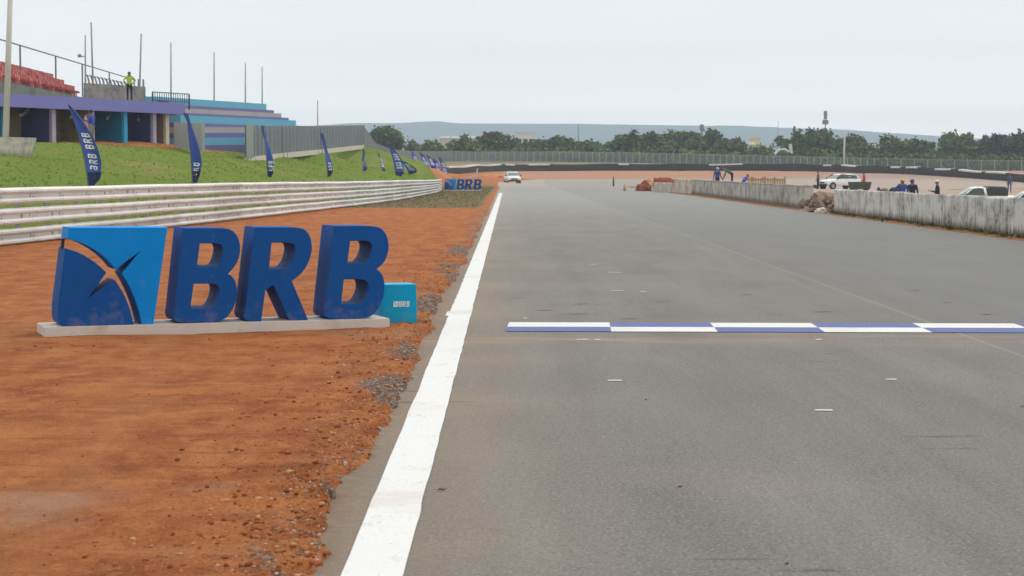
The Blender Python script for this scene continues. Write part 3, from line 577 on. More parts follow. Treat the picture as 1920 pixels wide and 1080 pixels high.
def flag(label, px, pyb, pyt, pxt, Y, face, fold, wmax, seed, txt=('BRDBRD', .28)):
    """feather banner: foot at (px,pyb), tip at (pxt,pyt); face = yaw of the cloth, fold = how far it is gathered"""
    b_ = at(px, pyb, Y); t_ = at(pxt, pyt, Y); z0 = h1(b_.x, Y)-.05; b_.z = z0+.0; L_ = t_.z-z0; lean = t_.x-b_.x
    fl = thing('feather_flag', label, 'flag', (b_.x, Y, z0), 0, 'blue feather banners behind the guardrail')
    ax = lambda u: Vector((lean*u**1.6, .12*math.sin(u*2.5+seed), L_*u))
    mb_ = MB(); pts = [ax(i/12*.99) for i in range(13)]; mb_.tube([(0, 0, -.2)]+[tuple(p) for p in pts], [.03]+[.028-.018*i/12 for i in range(13)], 6); mb_.build('pole', M_POLEM, fl, True)
    def width(u): return wmax*np.interp(u, [0, .06, .12, .3, .6, .8, .93, 1], [.25, .55, .85, 1, .82, .55, .28, .03])
    def cloth(u, s, off=0.0):   # u along the pole, s across 0..1
        w_ = width(u)*s; yw = face+.35*math.sin(u*5+seed)*fold; p = ax(u)+Vector((math.cos(yw), math.sin(yw), 0))*w_
        rp = fold*.22*wmax*math.sin(s*7+u*4+seed*1.7)*s; n_ = Vector((-math.sin(yw), math.cos(yw), 0)); return p+n_*(rp-off)
    NU, NS = 30, 9; mb_ = MB()
    u0 = .03; grid = [cloth(u0+(1-u0)*i/NU, j/NS) for i in range(NU+1) for j in range(NS+1)]
    mb_.add(grid, [(i*(NS+1)+j, i*(NS+1)+j+1, (i+1)*(NS+1)+j+1, (i+1)*(NS+1)+j) for i in range(NU) for j in range(NS)])
    sail = mb_.build('sail', M_FLAG, fl, True)
    mb_ = MB(); grid = [cloth(u0+.17*i/6-.004, j/NS*1.02, .012) for i in range(7) for j in range(NS+1)]
    fsx = [(i*(NS+1)+j, i*(NS+1)+j+1, (i+1)*(NS+1)+j+1, (i+1)*(NS+1)+j) for i in range(6) for j in range(NS)]
    mb_.add(grid, fsx); hm_ = mb_.build('hem', M_HEM, fl, True)
    # the letters run up the banner, turned on their side
    for i, kk in enumerate(txt[0]):
        vs, fs = LFLAT[kk]; mxw = max(q_[0] for q_ in vs); mxh = max(q_[1] for q_ in vs)
        mb_ = MB()
        for off in (.014, -.014): mb_.add([cloth(txt[1]+i*.070+(i > 2)*.04+q_[0]/mxw*.055, .82-.58*q_[1]/mxh, off) for q_ in vs], fs)
        mb_.build('letter', M_WHITE, sail)
    return fl
flag('leftmost and widest blue feather banner with white letters, in front of the boxes', 164, 345, 196, 128, 75, R(26), .75, .64, 1, ('BRDBRD', .22))
flag('blue feather banner hanging limp in front of the grandstand boxes\' right end', 360, 342, 212, 350, 85, R(62), 1.3, .5, 2, ('BRD', .12))
flag('narrow dark blue feather banner in front of the corrugated fence\'s near end', 502, 343, 236, 494, 104, R(66), 1.3, .5, 3, ('BRD', .14))
flag('dark blue feather banner before the middle of the corrugated fence', 615, 341, 250, 601, 122, R(60), 1.2, .5, 4, ('BRD', .15))
flag('slim limp banner in front of the far end of the corrugated fence', 681, 339, 280, 680, 150, R(72), 1.2, .5, 5, ('BRD', .3))
flag('short thin banner with pale tip standing below the grass bank\'s end', 717, 338, 285, 707, 160, R(65), .7, .5, 6)
flag('bright banner with a broad white lettered face, below the round tree', 742, 334, 271, 728, 172, R(12), .4, .85, 7)
flag('tilted banner leaning over, white face, touching the banner below the round tree', 766, 333, 300, 749, 176, R(8), .4, .85, 8)
for i_, (xb, xt, yb, yt, w_) in enumerate(((778, 770, 328, 281, 'first'), (794, 786, 328, 286, 'second'), (808, 798, 330, 290, 'third'), (818, 812, 330, 296, 'fourth'), (830, 822, 328, 293, 'last'))):
    flag(f'{w_} from the left of the five small far banners near the guardrail end', xb, yb, yt, xt, 214+i_*7, R(30), .5, .8, 10+i_)
# ------------------------------------------------------------------ grandstand with boxes (left)
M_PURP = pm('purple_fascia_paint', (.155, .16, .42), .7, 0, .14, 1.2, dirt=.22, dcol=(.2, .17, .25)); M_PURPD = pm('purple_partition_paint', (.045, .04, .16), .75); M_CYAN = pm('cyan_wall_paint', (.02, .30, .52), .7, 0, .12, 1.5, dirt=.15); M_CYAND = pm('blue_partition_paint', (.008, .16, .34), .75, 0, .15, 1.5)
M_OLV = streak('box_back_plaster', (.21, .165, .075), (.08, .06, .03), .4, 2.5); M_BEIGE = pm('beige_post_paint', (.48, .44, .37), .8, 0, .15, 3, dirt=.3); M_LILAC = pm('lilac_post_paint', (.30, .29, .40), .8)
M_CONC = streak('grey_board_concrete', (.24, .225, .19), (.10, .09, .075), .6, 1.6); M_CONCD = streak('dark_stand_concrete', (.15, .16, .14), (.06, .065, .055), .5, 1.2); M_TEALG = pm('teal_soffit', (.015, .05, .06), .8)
P1 = Vector((-19.6, 121.3, 0)); t_ax = Vector((.438, .899, 0)).normalized(); BZ = 2.95; TOPZ = 5.69; BOTZ = 5.0
bx = thing('spectator_boxes', 'long purple roofed row of open spectator boxes with painted partitions on the bank', 'grandstand', P1, math.atan2(t_ax.y, t_ax.x))
# local x: along (negative = towards the left of the photo), local y: back
mb = MB(); mb.box(-34, 0, 0, .22, BOTZ, TOPZ); mb.build('fascia', M_PURP, bx, bevel=.01)
mb = MB(); mb.box(-34, 0, .22, 7.0, BOTZ+.35, TOPZ-.02); mb.build('roof_slab', M_PURP, bx)
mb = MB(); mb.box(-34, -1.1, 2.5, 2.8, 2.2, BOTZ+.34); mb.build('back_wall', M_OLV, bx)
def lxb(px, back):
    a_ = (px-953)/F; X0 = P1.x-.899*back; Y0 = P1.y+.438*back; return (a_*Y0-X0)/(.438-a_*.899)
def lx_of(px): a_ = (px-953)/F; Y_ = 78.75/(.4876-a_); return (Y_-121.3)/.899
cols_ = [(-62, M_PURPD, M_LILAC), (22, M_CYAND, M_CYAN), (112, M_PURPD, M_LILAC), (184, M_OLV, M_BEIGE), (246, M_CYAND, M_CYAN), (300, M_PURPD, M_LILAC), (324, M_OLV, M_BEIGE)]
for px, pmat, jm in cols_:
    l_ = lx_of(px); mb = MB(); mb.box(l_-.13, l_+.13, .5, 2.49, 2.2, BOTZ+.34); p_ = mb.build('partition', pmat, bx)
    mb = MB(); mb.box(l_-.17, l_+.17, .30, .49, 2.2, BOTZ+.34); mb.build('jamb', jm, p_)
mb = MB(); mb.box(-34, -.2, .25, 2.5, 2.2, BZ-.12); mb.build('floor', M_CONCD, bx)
for la, lb in ((-14.5, -11.6), (-10.2, -7.6), (-6.9, -4.4), (-3.9, -1.9)):
    mb = MB(); mb.bar((la, .6, BOTZ-.40), (lb, 2.2, BOTZ+.15), .12, .16); mb.build('strut', M_CONC, bx)
# board wall on the roof with leaning pickets, and railing
la, lb = lxb(166, 2.4), lxb(276, 2.4)
mb = MB(); mb.box(la, lb, 2.4, 2.62, TOPZ-.02, 6.70); mb.build('roof_wall', M_CONC, bx)
M_PICK = pm('grey_picket_paint', (.20, .20, .20), .7)
for i_ in range(11):
    mb = MB(); l_ = lxb(174+i_*7, 2.9); mb.bar((l_, 2.9, 6.3), (l_-.25, 2.95, 7.22-.03*i_), .07, .07); mb.bar((l_-.22, 2.95, 7.1-.03*i_), (l_-.42, 2.95, 7.25-.03*i_), .05, .05); mb.build('picket', M_PICK, bx)
for px in (263, 272): mb = MB(); l_ = lxb(px, 2.5); mb.bar((l_, 2.5, 6.6), (l_, 2.5, 7.15), .08, .08); mb.build('picket', M_PICK, bx)
mb = MB(); ra, rb_ = lx_of(292), lx_of(360); mb.bar((ra, .12, 6.26), (rb_, .12, 6.26), .05); mb.bar((ra, .12, 5.78), (rb_, .12, 5.78), .035)
for i_ in range(17): l_ = ra+(rb_-ra)*i_/16; mb.bar((l_, .12, 5.66 if i_ < 16 else 5.3), (l_, .12, 6.26), .03 if 0 < i_ < 16 else .07)
mb.build('railing', pm('dark_rail_steel', (.05, .05, .055), .5, .5), bx)
mb = MB(); mb.box(lxb(306, 1.2), lxb(318, 1.2), 1.2, 1.6, TOPZ-.02, TOPZ+.17); mb.build('roof_hatch', pm('rust_brown', (.10, .04, .035), .8), bx)

# upper tier carrying the red seats
UT = thing('upper_tier', 'grey concrete upper tier carrying rows of red stadium seats', 'grandstand', (-31.7, 150, 0))
dirU = Vector((-.033, 1, 0)).normalized(); sideU = Vector((-dirU.y, dirU.x, 0))   # sideU points away from the track
def U(s, o_, z): p = dirU*s+sideU*o_; return (p.x, p.y, z)
def ubox(mb_, s0, s1, o0, o1, z0, z1):
    vs = [U(s0, o0, z0), U(s1, o0, z0), U(s1, o1, z0), U(s0, o1, z0), U(s0, o0, z1), U(s1, o0, z1), U(s1, o1, z1), U(s0, o1, z1)]
    mb_.add(vs, [(3, 2, 1, 0), (4, 5, 6, 7), (0, 1, 5, 4), (1, 2, 6, 5), (2, 3, 7, 6), (3, 0, 4, 7)])
mb = MB(); ubox(mb, -36, .3, 0, .25, 3.0, 7.04); mb.build('front_wall', M_CONCD, UT)
mb = MB()
for r_ in range(3): ubox(mb, -36, .3, .25+r_*.8, .25+(r_+1)*.8, 3.0, 7.06+r_*.45)
mb.build('terrace', M_CONC, UT)
M_SEAT = pm('red_seat_plastic', (.40, .045, .045), .5, 0, .25, 2); M_SEAT2 = pm('faded_seat_plastic', (.50, .14, .12), .6, 0, .25, 2); M_BLK = pm('black_metal', (.02, .02, .02), .5, .4)
def seat_mesh():
    mb_ = MB(); mb_.box(-.21, .21, -.22, .20, .34, .39); mb_.box(-.21, .21, .16, .21, .36, .80, 0); mb_.box(-.17, .17, .15, .20, .76, .86)
    mb_.box(-.21, -.17, -.2, .18, .38, .48); mb_.box(.17, .21, -.2, .18, .38, .48); mb_.box(-.03, .03, -.03, .03, 0, .34); return mb_
def tip_seat():
    mb_ = MB(); mb_.box(-.21, .21, .06, .12, .36, .74); mb_.box(-.21, .21, .16, .21, .34, .80, 0); mb_.box(-.17, .17, .15, .20, .76, .86); mb_.box(-.03, .03, -.03, .15, 0, .36); return mb_
mb = seat_mesh(); s0_ = mb.build('stadium_seat', M_SEAT, None, bevel=.012); s1_ = tip_seat().build('stadium_seat', M_SEAT2, None, bevel=.012)
used = set(); LBL = 'small red plastic stadium seat in the packed rows of the upper tier'
for r_ in range(3):
    for i_ in range(56):
        if random.random() < .06: continue
        src = s0_ if random.random() < .62 else s1_
        o_ = src if src.name not in used else src.copy()
        if src.name in used: COL.objects.link(o_)
        used.add(src.name)
        p = Vector(U(-.3-i_*.57+random.uniform(-.03, .03), .62+r_*.8, 7.06+r_*.45)); o_.location = p+Vector(UT.location)
        o_.rotation_euler.z = math.atan2(dirU.y, dirU.x)-0.0+random.uniform(-.05, .05); tag(o_, LBL, 'seat', 'red seats of the upper tier')
# rail behind the seats
br = thing('handrail', 'thin tall steel handrail rising behind the red seats', 'railing', (-34.6, 185, 0)); mb = MB()
RA = Vector((-32.2, 118, 10.0)); RB = Vector((-34.6, 185, 10.0)); O_ = Vector(br.location); mb.bar(RA-O_, RB-O_, .075); mb.build('top_rail', pm('grey_rail_steel', (.14, .14, .15), .5, .5), br)
for Y in (123, 134.5, 147, 158, 171, 185):
    f_ = (Y-118)/67; p = RA.lerp(RB, f_)-O_; mb = MB(); mb.bar((p.x, p.y, 6.2 if Y < 180 else 4), (p.x, p.y, 10), .10); mb.build('rail_post', pm('grey_rail_steel', (.14, .14, .15), .5, .5), br)

# blue and grey terraced stand behind
M_GREYR = pm('grey_riser_paint', (.33, .31, .30), .8, 0, .15, 1.0, dirt=.2); M_CYR = pm('cyan_riser_paint', (.10, .345, .47), .75, 0, .16, .8, dirt=.2, dcol=(.2, .3, .35)); M_PUR2 = pm('violet_tread_paint', (.12, .115, .27), .8, 0, .15, 1.0)
TA = Vector((-21.9, 122, 0)); TB = Vector((-17.55, 146, 0)); td = (TB-TA).normalized(); tn = Vector((-td.y, td.x, 0)); TL = (TB-TA).length
ts = thing('terraced_stand', 'terraced stand painted in cyan, grey and violet bands behind the corrugated fence', 'grandstand', TA, math.atan2(td.y, td.x))
BANDS = [(2.2, 3.17, M_PUR2), (3.17, 3.64, M_CYR), (3.64, 3.94, M_PUR2), (3.94, 4.31, M_GREYR), (4.31, 4.58, M_PUR2), (4.58, 5.04, M_CYR), (5.04, 5.21, M_PUR2), (5.21, 5.51, M_GREYR), (5.51, 5.72, M_PUR2), (5.72, 6.15, M_CYR)]
for i_, (za, zb, mc) in enumerate(BANDS):
    y0 = -(9-i_)*.28; x0_ = .7 if i_ == 9 else 2.4; x1 = TL-.4+(9-i_)*.95 if i_ >= 4 else TL-6; g_ = .30
    mb = MB(); vs = [(x0_, y0, za-.02), (x1, y0, za-.02+g_), (x1, 8-i_*.01, za-.02+g_), (x0_, 8-i_*.01, za-.02), (x0_, y0, zb), (x1, y0, zb+g_), (x1, 8-i_*.01, zb+g_), (x0_, 8-i_*.01, zb)]
    mb.add(vs, [(3, 2, 1, 0), (4, 5, 6, 7), (0, 1, 5, 4), (1, 2, 6, 5), (2, 3, 7, 6), (3, 0, 4, 7)]); mb.build('step', mc, ts)
# bits left lying on the terraces
for i_, (px, py, Y) in enumerate(((437, 216, 131), (470, 216, 138), (401, 228, 127))): pass

# corrugated metal fence on the bank
k = NT('corrugated_zinc'); v = k.obj(); a1 = k.noise(k.mapv(v, (1, 1, .3)), 1.3, 4, .6); M_ZINC = k.out(k.mix(a1, (.13, .15, .17), (.235, .255, .275)), .45, .55, .5)
M_PLINTH = pm('fence_footing_concrete', (.50, .45, .38), .85, 0, .15, 2)
cf = thing('corrugated_fence', 'grey corrugated metal fence along the top of the grass bank', 'fence', at(462, 300, 118)); O_ = Vector(cf.location)
pts = [at(x_, y_, Y_) for x_, y_, Y_ in SHEET]; HF = [2.0, 2.0, 2.0, 2.0]
def sheet_panel(a_, b_, ha, hb, name, mat, parent, wl_=.34, O=None):
    O = O or O_; d_ = (b_-a_); L_ = Vector((d_.x, d_.y, 0)).length; n_ = Vector((-d_.y, d_.x, 0)).normalized(); N = int(L_/wl_*4); vs = []
    for i in range(N+1):
        f_ = i/N; p = a_.lerp(b_, f_)-O; o_ = (.075 if (i % 4) in (0, 1) else -.075); hh = ha+(hb-ha)*f_
        vs += [p+n_*o_+Vector((0, 0, .12)), p+n_*o_+Vector((0, 0, hh))]
    mb_ = MB(); mb_.add(vs, [(2*i, 2*i+2, 2*i+3, 2*i+1) for i in range(N)]); return mb_.build(name, mat, parent)
for i_ in range(3):
    sheet_panel(pts[i_], pts[i_+1], 2.0, 2.0, 'sheet_panel', M_ZINC, cf)
    mb = MB(); mb.bar(pts[i_]-O_+Vector((0, 0, -.02)), pts[i_+1]-O_+Vector((0, 0, -.02)), .3, .36); mb.build('footing', M_PLINTH, cf)
M_FPL = pm('fence_post_zinc', (.31, .33, .35), .5, .4)
for Y_ in np.linspace(118.6, 187, 34):
    px = np.interp(Y_, [p[2] for p in SHEET], [p[0] for p in SHEET]); py = np.interp(Y_, [p[2] for p in SHEET], [p[1] for p in SHEET]); p = at(px, py, Y_)-O_
    mb = MB(); mb.box(p.x+.09, p.x+.21, p.y-.05, p.y+.05, p.z-.1, p.z+2.03); mb.build('fence_post', M_FPL, cf)
q0 = at(462, 298, 118); q1 = at(492, 290, 124.5)
mb = MB(); mb.box(0, .42, -.03, .03, .05, 2.06); o_ = mb.build('end_panel', pm('pale_zinc', (.30, .32, .33), .5, .4), cf); o_.location = q0-O_+Vector((.04, -.25, 0)); o_.rotation_euler.z = R(15)
mb = MB(); A_ = pts[3]; prev = A_
DN = [at(703, 283, 206), at(738, 295, 224), at(764, 303, 252)]
cf2 = thing('corrugated_fence', 'sloping corrugated metal fence dropping down the end of the grass bank', 'fence', A_); prev = A_; hp = 2.0
for p, hh in zip(DN, (1.15, .95, .9)):
    pp = Vector((p.x, p.y, h1(p.x, p.y)-.1)); sheet_panel(prev, pp, hp, hh+.1, 'sheet_panel', M_ZINC, cf2, .5, O=Vector(cf2.location)); prev = pp; hp = hh+.1
cf['group'] = cf2['group'] = 'corrugated metal fences'
# small grey sheet hoarding between boxes and terraces
hz_ = thing('hoarding', 'pale grey sheet hoarding between the boxes and the terraced stand', 'fence', at(326, 276, 117)); O_ = Vector(hz_.location)
sheet_panel(at(326, 279, 117), at(382, 289, 112), 1.55, 1.75, 'sheet_panel', pm('pale_sheet', (.34, .35, .36), .6, .3, .12, 2), hz_, .5, O=O_)
# ------------------------------------------------------------------ poles
M_GALVP = pm('galvanised_pole', (.22, .22, .23), .5, .5, .12, 2); M_PALEP = pm('weathered_pole', (.46, .43, .40), .7, 0, .16, 2, dirt=.35)
def pole(label, pxb, pxt, pyt, Y, r_, mat, pyb=None, zb=None, lamp=False, grp='thin steel poles behind the stands', name='pole', cat='pole'):
    b_ = at(pxb, 250, Y); t_ = at(pxt, pyt, Y); z0 = zb if zb is not None else h1(b_.x, Y)-.1
    fx = b_.x+(t_.x-b_.x)*0; mb_ = MB(); mb_.tube([(0, 0, 0), ((t_.x-b_.x)*.5, 0, (t_.z-z0)*.5), (t_.x-b_.x, 0, t_.z-z0)], [r_, r_*.85, r_*.65], 10)
    th_ = thing(name, label, cat, (b_.x, Y, z0), 0, grp); mb_.build('shaft', mat, th_, True)
    if lamp:
        mb_ = MB(); mb_.bar((-.45, 0, (t_.z-z0)*.80), (.05, 0, (t_.z-z0)*.80), .09); mb_.box(-.55, -.28, -.12, .12, (t_.z-z0)*.79, (t_.z-z0)*.82); mb_.build('bracket', mat, th_)
    return th_
pole('tall thick pale concrete lamp pole at the left edge, behind the concrete block', 9, 21, -60, 86, .15, M_PALEP, grp='lamp poles')
pole('grey pole with small bracket, left of the two poles above the red seats', 160, 160, 66, 170, .09, M_GALVP, lamp=True)
pole('tall leaning pole just right of the bracketed pole above the seats', 177, 171, 42, 165, .10, M_GALVP)
pole('pole tilting right beside the worker in the hi-vis jacket', 258, 265, 63, 160, .09, M_GALVP)
pole('tallest upright pole above the railing on the purple roof', 320.5, 320.5, 80, 152, .07, M_GALVP)
pole('upright pole above the left part of the cyan terrace', 401, 401.5, 98, 164, .07, M_GALVP)
pole('left of the paired upright poles near the cyan terrace\'s right end', 460, 460, 117, 178, .07, M_GALVP)
pole('right of the paired upright poles, at the end of the cyan terrace', 491.5, 491.5, 125, 186, .07, M_GALVP)
pole('faint short pole rising over the corrugated fence', 595.5, 595.5, 188, 272, .10, M_GALVP)
pole('pale lamp pole standing at the mesh fence before the dark trees', 1583, 1583.5, 250, 371, .22, M_PALEP, zb=1.2, grp='lamp poles')
pole('thin far mast above the broad dark trees', 1084.5, 1084.5, 232, 620, .28, M_GALVP, grp='far masts')
pole('very thin far mast left of the white arch', 1459, 1459, 226, 640, .12, M_GALVP, grp='far masts')
pole('slim dark bollard post on the asphalt before the red run-off', 1150.5, 1150.5, 331, 206, .10, pm('dark_post', (.05, .05, .05), .6), zb=-.1, grp='small posts', name='bollard', cat='bollard')
pole('short tan stub post at the tip of the low wall', 1171.5, 1171, 345, 158, .12, pm('tan_post', (.40, .27, .17), .8), zb=-.1, grp='small posts', name='bollard', cat='bollard')
# concrete block at the left edge
mb = MB(); mb.add([(-1.6, 0, -.3), (.35, 0, -.3), (.62, 0, .80), (-1.6, 0, .84), (-1.6, .8, -.3), (.35, .8, -.3), (.62, .8, .80), (-1.6, .8, .84)], [(0, 1, 2, 3), (7, 6, 5, 4), (0, 4, 5, 1), (1, 5, 6, 2), (2, 6, 7, 3), (3, 7, 4, 0)])
o_ = mb.build('concrete_block', streak('old_white_block', (.52, .49, .44), (.20, .15, .11), .6, 3, moss=.5), None, bevel=.02); p = at(34, 292, 85); o_.location = (p.x, 85, h1(p.x, 85)); tag(o_, 'weathered white concrete block at the foot of the thick pole', 'block')

# ------------------------------------------------------------------ tyre barrier, far fence
M_BELT = pm('black_belt_rubber', (.026, .022, .022), .8, 0, .35, .7, dirt=.5, dcol=(.12, .05, .035)); M_TYRE = pm('tyre_rubber', (.02, .02, .021), .85); M_WB = pm('white_belt_paint', (.58, .57, .56), .7, 0, .15, 1)
TP = [at(*p) for p in TYRE]; tb_ = thing('tyre_barrier', 'long dark tyre barrier with black belt face round the far bend', 'barrier', TP[3]); O_ = Vector(tb_.location)
def resample(pts, st):
    out = [pts[0].copy()]; i = 0; carry = st
    for a_, b_ in zip(pts[:-1], pts[1:]):
        L_ = (b_-a_).length; s_ = carry
        while s_ <= L_: out.append(a_.lerp(b_, s_/L_)); s_ += st
        carry = s_-L_
    return out
def smooth(pts, it=3):
    for _ in range(it):
        o_ = [pts[0]]
        for a_, b_ in zip(pts[:-1], pts[1:]): o_ += [a_.lerp(b_, .25), a_.lerp(b_, .75)]
        pts = o_+[pts[-1]]
    return pts
TPs = resample(smooth(TP), .62)
for p in TPs: p.z = h1(p.x, p.y)-.05
secs = []; white = MB()
for i_, p in enumerate(TPs):
    a_ = TPs[max(0, i_-1)]; b_ = TPs[min(len(TPs)-1, i_+1)]; d_ = (b_-a_); n_ = Vector((d_.y, -d_.x, 0)).normalized()
    hh = 1.18+.05*math.sin(i_*.31); q_ = p-O_; secs.append([q_+n_*(.34+.02*math.sin(i_*.8))+Vector((0, 0, 0)), q_+n_*.36+Vector((0, 0, hh*.5)), q_+n_*.33+Vector((0, 0, hh)), q_+n_*.31+Vector((0, 0, hh)), q_+n_*.31])
mb = MB(); mb.loft(secs); mb.build('belt_face', M_BELT, tb_)
mb = MB()
for i_, p in enumerate(TPs):
    for l_ in range(5):
        ring = []; q_ = p-O_
        prof_ = [(.31, .03), (.31, .19), (.2, .215), (.17, .11), (.2, .005)]
        mb.loft([[q_+Vector((r__*math.cos(t__), r__*math.sin(t__), l_*.225+z__)) for t__ in [2*math.pi*j/8 for j in range(8)]] for r__, z__ in prof_+[prof_[0]]], cap=False)
struct(mb.build('stacked_tyres', M_TYRE, tb_), 'stuff')
def white_strip(i0, i1, z):
    mb_ = MB(); s_ = []
    for i in range(i0, min(i1, len(TPs)-1)+1):
        a_ = TPs[max(0, i-1)]; b_ = TPs[min(len(TPs)-1, i+1)]; d_ = (b_-a_); n_ = Vector((d_.y, -d_.x, 0)).normalized(); q_ = TPs[i]-O_; zz_ = z+.05*math.sin(i*.31)
        s_.append([q_+n_*.37+Vector((0, 0, zz_)), q_+n_*.40+Vector((0, 0, zz_)), q_+n_*.40+Vector((0, 0, zz_+.22)), q_-n_*.2+Vector((0, 0, zz_+.24)), q_-n_*.2+Vector((0, 0, zz_+.2))])
    mb_.loft(s_); mb_.build('white_strip', M_WB, tb_)
NT_ = len(TPs)
def nearest(px): return min(range(NT_), key=lambda i: abs(953+F*TPs[i].x/TPs[i].y-px))
for a_, b_ in ((838, 935), (945, 962), (990, 1030), (1160, 1180), (1330, 1395), (1545, 1562), (1580, 1608), (1672, 1690), (1700, 1722), (1755, 1785), (1800, 1845), (1850, 1890)): white_strip(nearest(a_), nearest(b_), .98)

M_FP = pm('fence_post_galv', (.34, .36, .36), .5, .4, .1, 1); M_MESH = pm('fence_mesh_wire', (.22, .24, .245), .5, .5, .1, .3)
FPs = resample([at(*p) for p in FENCE], 1.25)
mf = thing('mesh_fence', 'long galvanised mesh fence running below the far trees', 'fence', FPs[40]); O_ = Vector(mf.location); wires = MB(); rails = MB()
for i_, p in enumerate(FPs):
    p.z = h1(p.x, p.y)-.02
for i_, p in enumerate(FPs):
    q_ = p-O_
    if i_ < 100 or i_ % 2 == 0:
        mb = MB(); mb.box(-.05, .05, -.05, .05, -.1, 2.08); o_ = mb.build('fence_post', M_FP, mf); o_.location = q_
    if i_ < len(FPs)-1:
        n_ = FPs[i_+1]-p; px = 953+F*p.x/p.y; cov = np.interp(px, [700, 860, 1000, 1300, 1700], [.9, .7, .52, .40, .28]); M_ = 13
        for j in range(M_):
            a_ = q_+n_*(j/M_); b_ = q_+n_*((j+cov)/M_); wires.add([a_+Vector((0, -.01, .08)), b_+Vector((0, -.01, .08)), b_+Vector((0, -.01, 2.0)), a_+Vector((0, -.01, 2.0))], [(0, 1, 2, 3)])
        for z in (.08, 2.03): rails.bar(q_+Vector((0, .0, z)), q_+n_+Vector((0, .0, z)), .06)
wires.build('mesh', M_MESH, mf); rails.build('rail', M_FP, mf)
# white sheet standing at the orange bank
ws = MB(); ws.add([(-1.1, 0, 0), (.1, 0, .25), (.25, 0, 1.35), (.1, .15, 1.3), (-.1, .1, .55), (-1.1, .1, .22)], [(0, 1, 4, 5), (1, 2, 3, 4), (5, 4, 3, 2, 1, 0)])
o_ = ws.build('tarpaulin', M_WB); p = at(893, 334, 252); o_.location = (p.x, 252, h1(p.x, 252)-.05); tag(o_, 'white tarpaulin scrap sticking up above the far letter sign', 'tarpaulin')
mound('low bright orange earth bank right of the white tarpaulin', 918, 333, 268, 2.4, 2, .40, 31, pm('orange_earth', (.42, .15, .05), .95, 0, .2, .6))
# ------------------------------------------------------------------ trees
def leaf_mat(name, c1, c2):
    k = NT(name); t_ = k.attr('tone')['Fac']; v = k.obj(); a1 = k.noise(v, .9, 4, .6)
    c = k.mix(t_, c1, c2); c = k.mix(k.math('MULTIPLY', a1, .5), c, sc3(c1, .7)); return k.out(c, .7, 0, .2)
ML = [leaf_mat('dark_leaf', (.055, .082, .018), (.135, .170, .042)), leaf_mat('mid_leaf', (.080, .115, .022), (.185, .215, .052)), leaf_mat('olive_leaf', (.074, .086, .028), (.170, .172, .062)), leaf_mat('brown_leaf', (.055, .053, .030), (.125, .110, .064)), leaf_mat('bright_leaf', (.06, .10, .022), (.155, .19, .055))]
M_BARK = pm('tree_bark', (.10, .075, .055), .95, 0, .3, 2)
def crown_arrays(lobes, n, leaf, seed):
    r_ = np.random.default_rng(seed); V_, T_ = [], []
    vol = np.array([l[3]*l[4]*l[5] for l in lobes])**.66; vol /= vol.sum()
    for (cx, cy, cz, rx, ry, rz), f_ in zip(lobes, vol):
        m_ = max(12, int(n*f_)); nsub = max(5, m_//16)
        d_ = r_.normal(size=(nsub, 3)); d_ /= np.linalg.norm(d_, axis=1)[:, None]; d_[:, 2] = np.where(d_[:, 2] < -.45, -d_[:, 2]*.5, d_[:, 2])
        ctr = d_*(r_.uniform(.55, 1.02, nsub)[:, None])                # sprays of leaves, mostly near the surface
        tone = np.clip(r_.normal(.5, .28, nsub), 0, 1)
        pick = r_.integers(0, nsub, m_); p = ctr[pick]+r_.normal(scale=.19, size=(m_, 3)); p = p*np.array([rx, ry, rz])+np.array([cx, cy, cz])
        a_ = r_.normal(size=(m_, 3)); a_ /= np.linalg.norm(a_, axis=1)[:, None]; b_ = r_.normal(size=(m_, 3)); b_ -= a_*(a_*b_).sum(1)[:, None]; b_ /= np.linalg.norm(b_, axis=1)[:, None]
        s_ = leaf*r_.uniform(.5, 1.2, m_)[:, None]; V_.append(np.stack([p-a_*s_, p+b_*s_*.7, p+a_*s_, p-b_*s_*.7], 1).reshape(-1, 3)); T_.append(np.repeat(np.clip(tone[pick]+r_.normal(0, .1, m_), 0, 1), 4))
    return np.concatenate(V_), np.concatenate(T_)
def make_tree(name, label, lobes, n, leaf, seed, lm, trunk_h, trunk_r, forks=4):
    th_ = thing(name, label, 'tree', group='trees beyond the mesh fence'); V_, T_ = crown_arrays(lobes, n, leaf, seed)
    np_mesh('crown', V_, np.arange(len(V_)).reshape(-1, 4), lm, th_, attrs={'tone': T_})
    mb_ = MB(); mb_.tube([(0, 0, -.5), (.03, .02, trunk_h*.5), (.05, 0, trunk_h)], [trunk_r*1.3, trunk_r, trunk_r*.8], 8)
    for i in range(forks):
        l_ = lobes[i % len(lobes)]; e_ = Vector(l_[:3])*.92; mb_.tube([(.05, 0, trunk_h*.85), Vector((.05, 0, trunk_h*.9)).lerp(e_, .5)+Vector((0, 0, .15)), e_], [trunk_r*.65, trunk_r*.42, trunk_r*.15], 6)
    mb_.build('trunk', M_BARK, th_, True); return th_
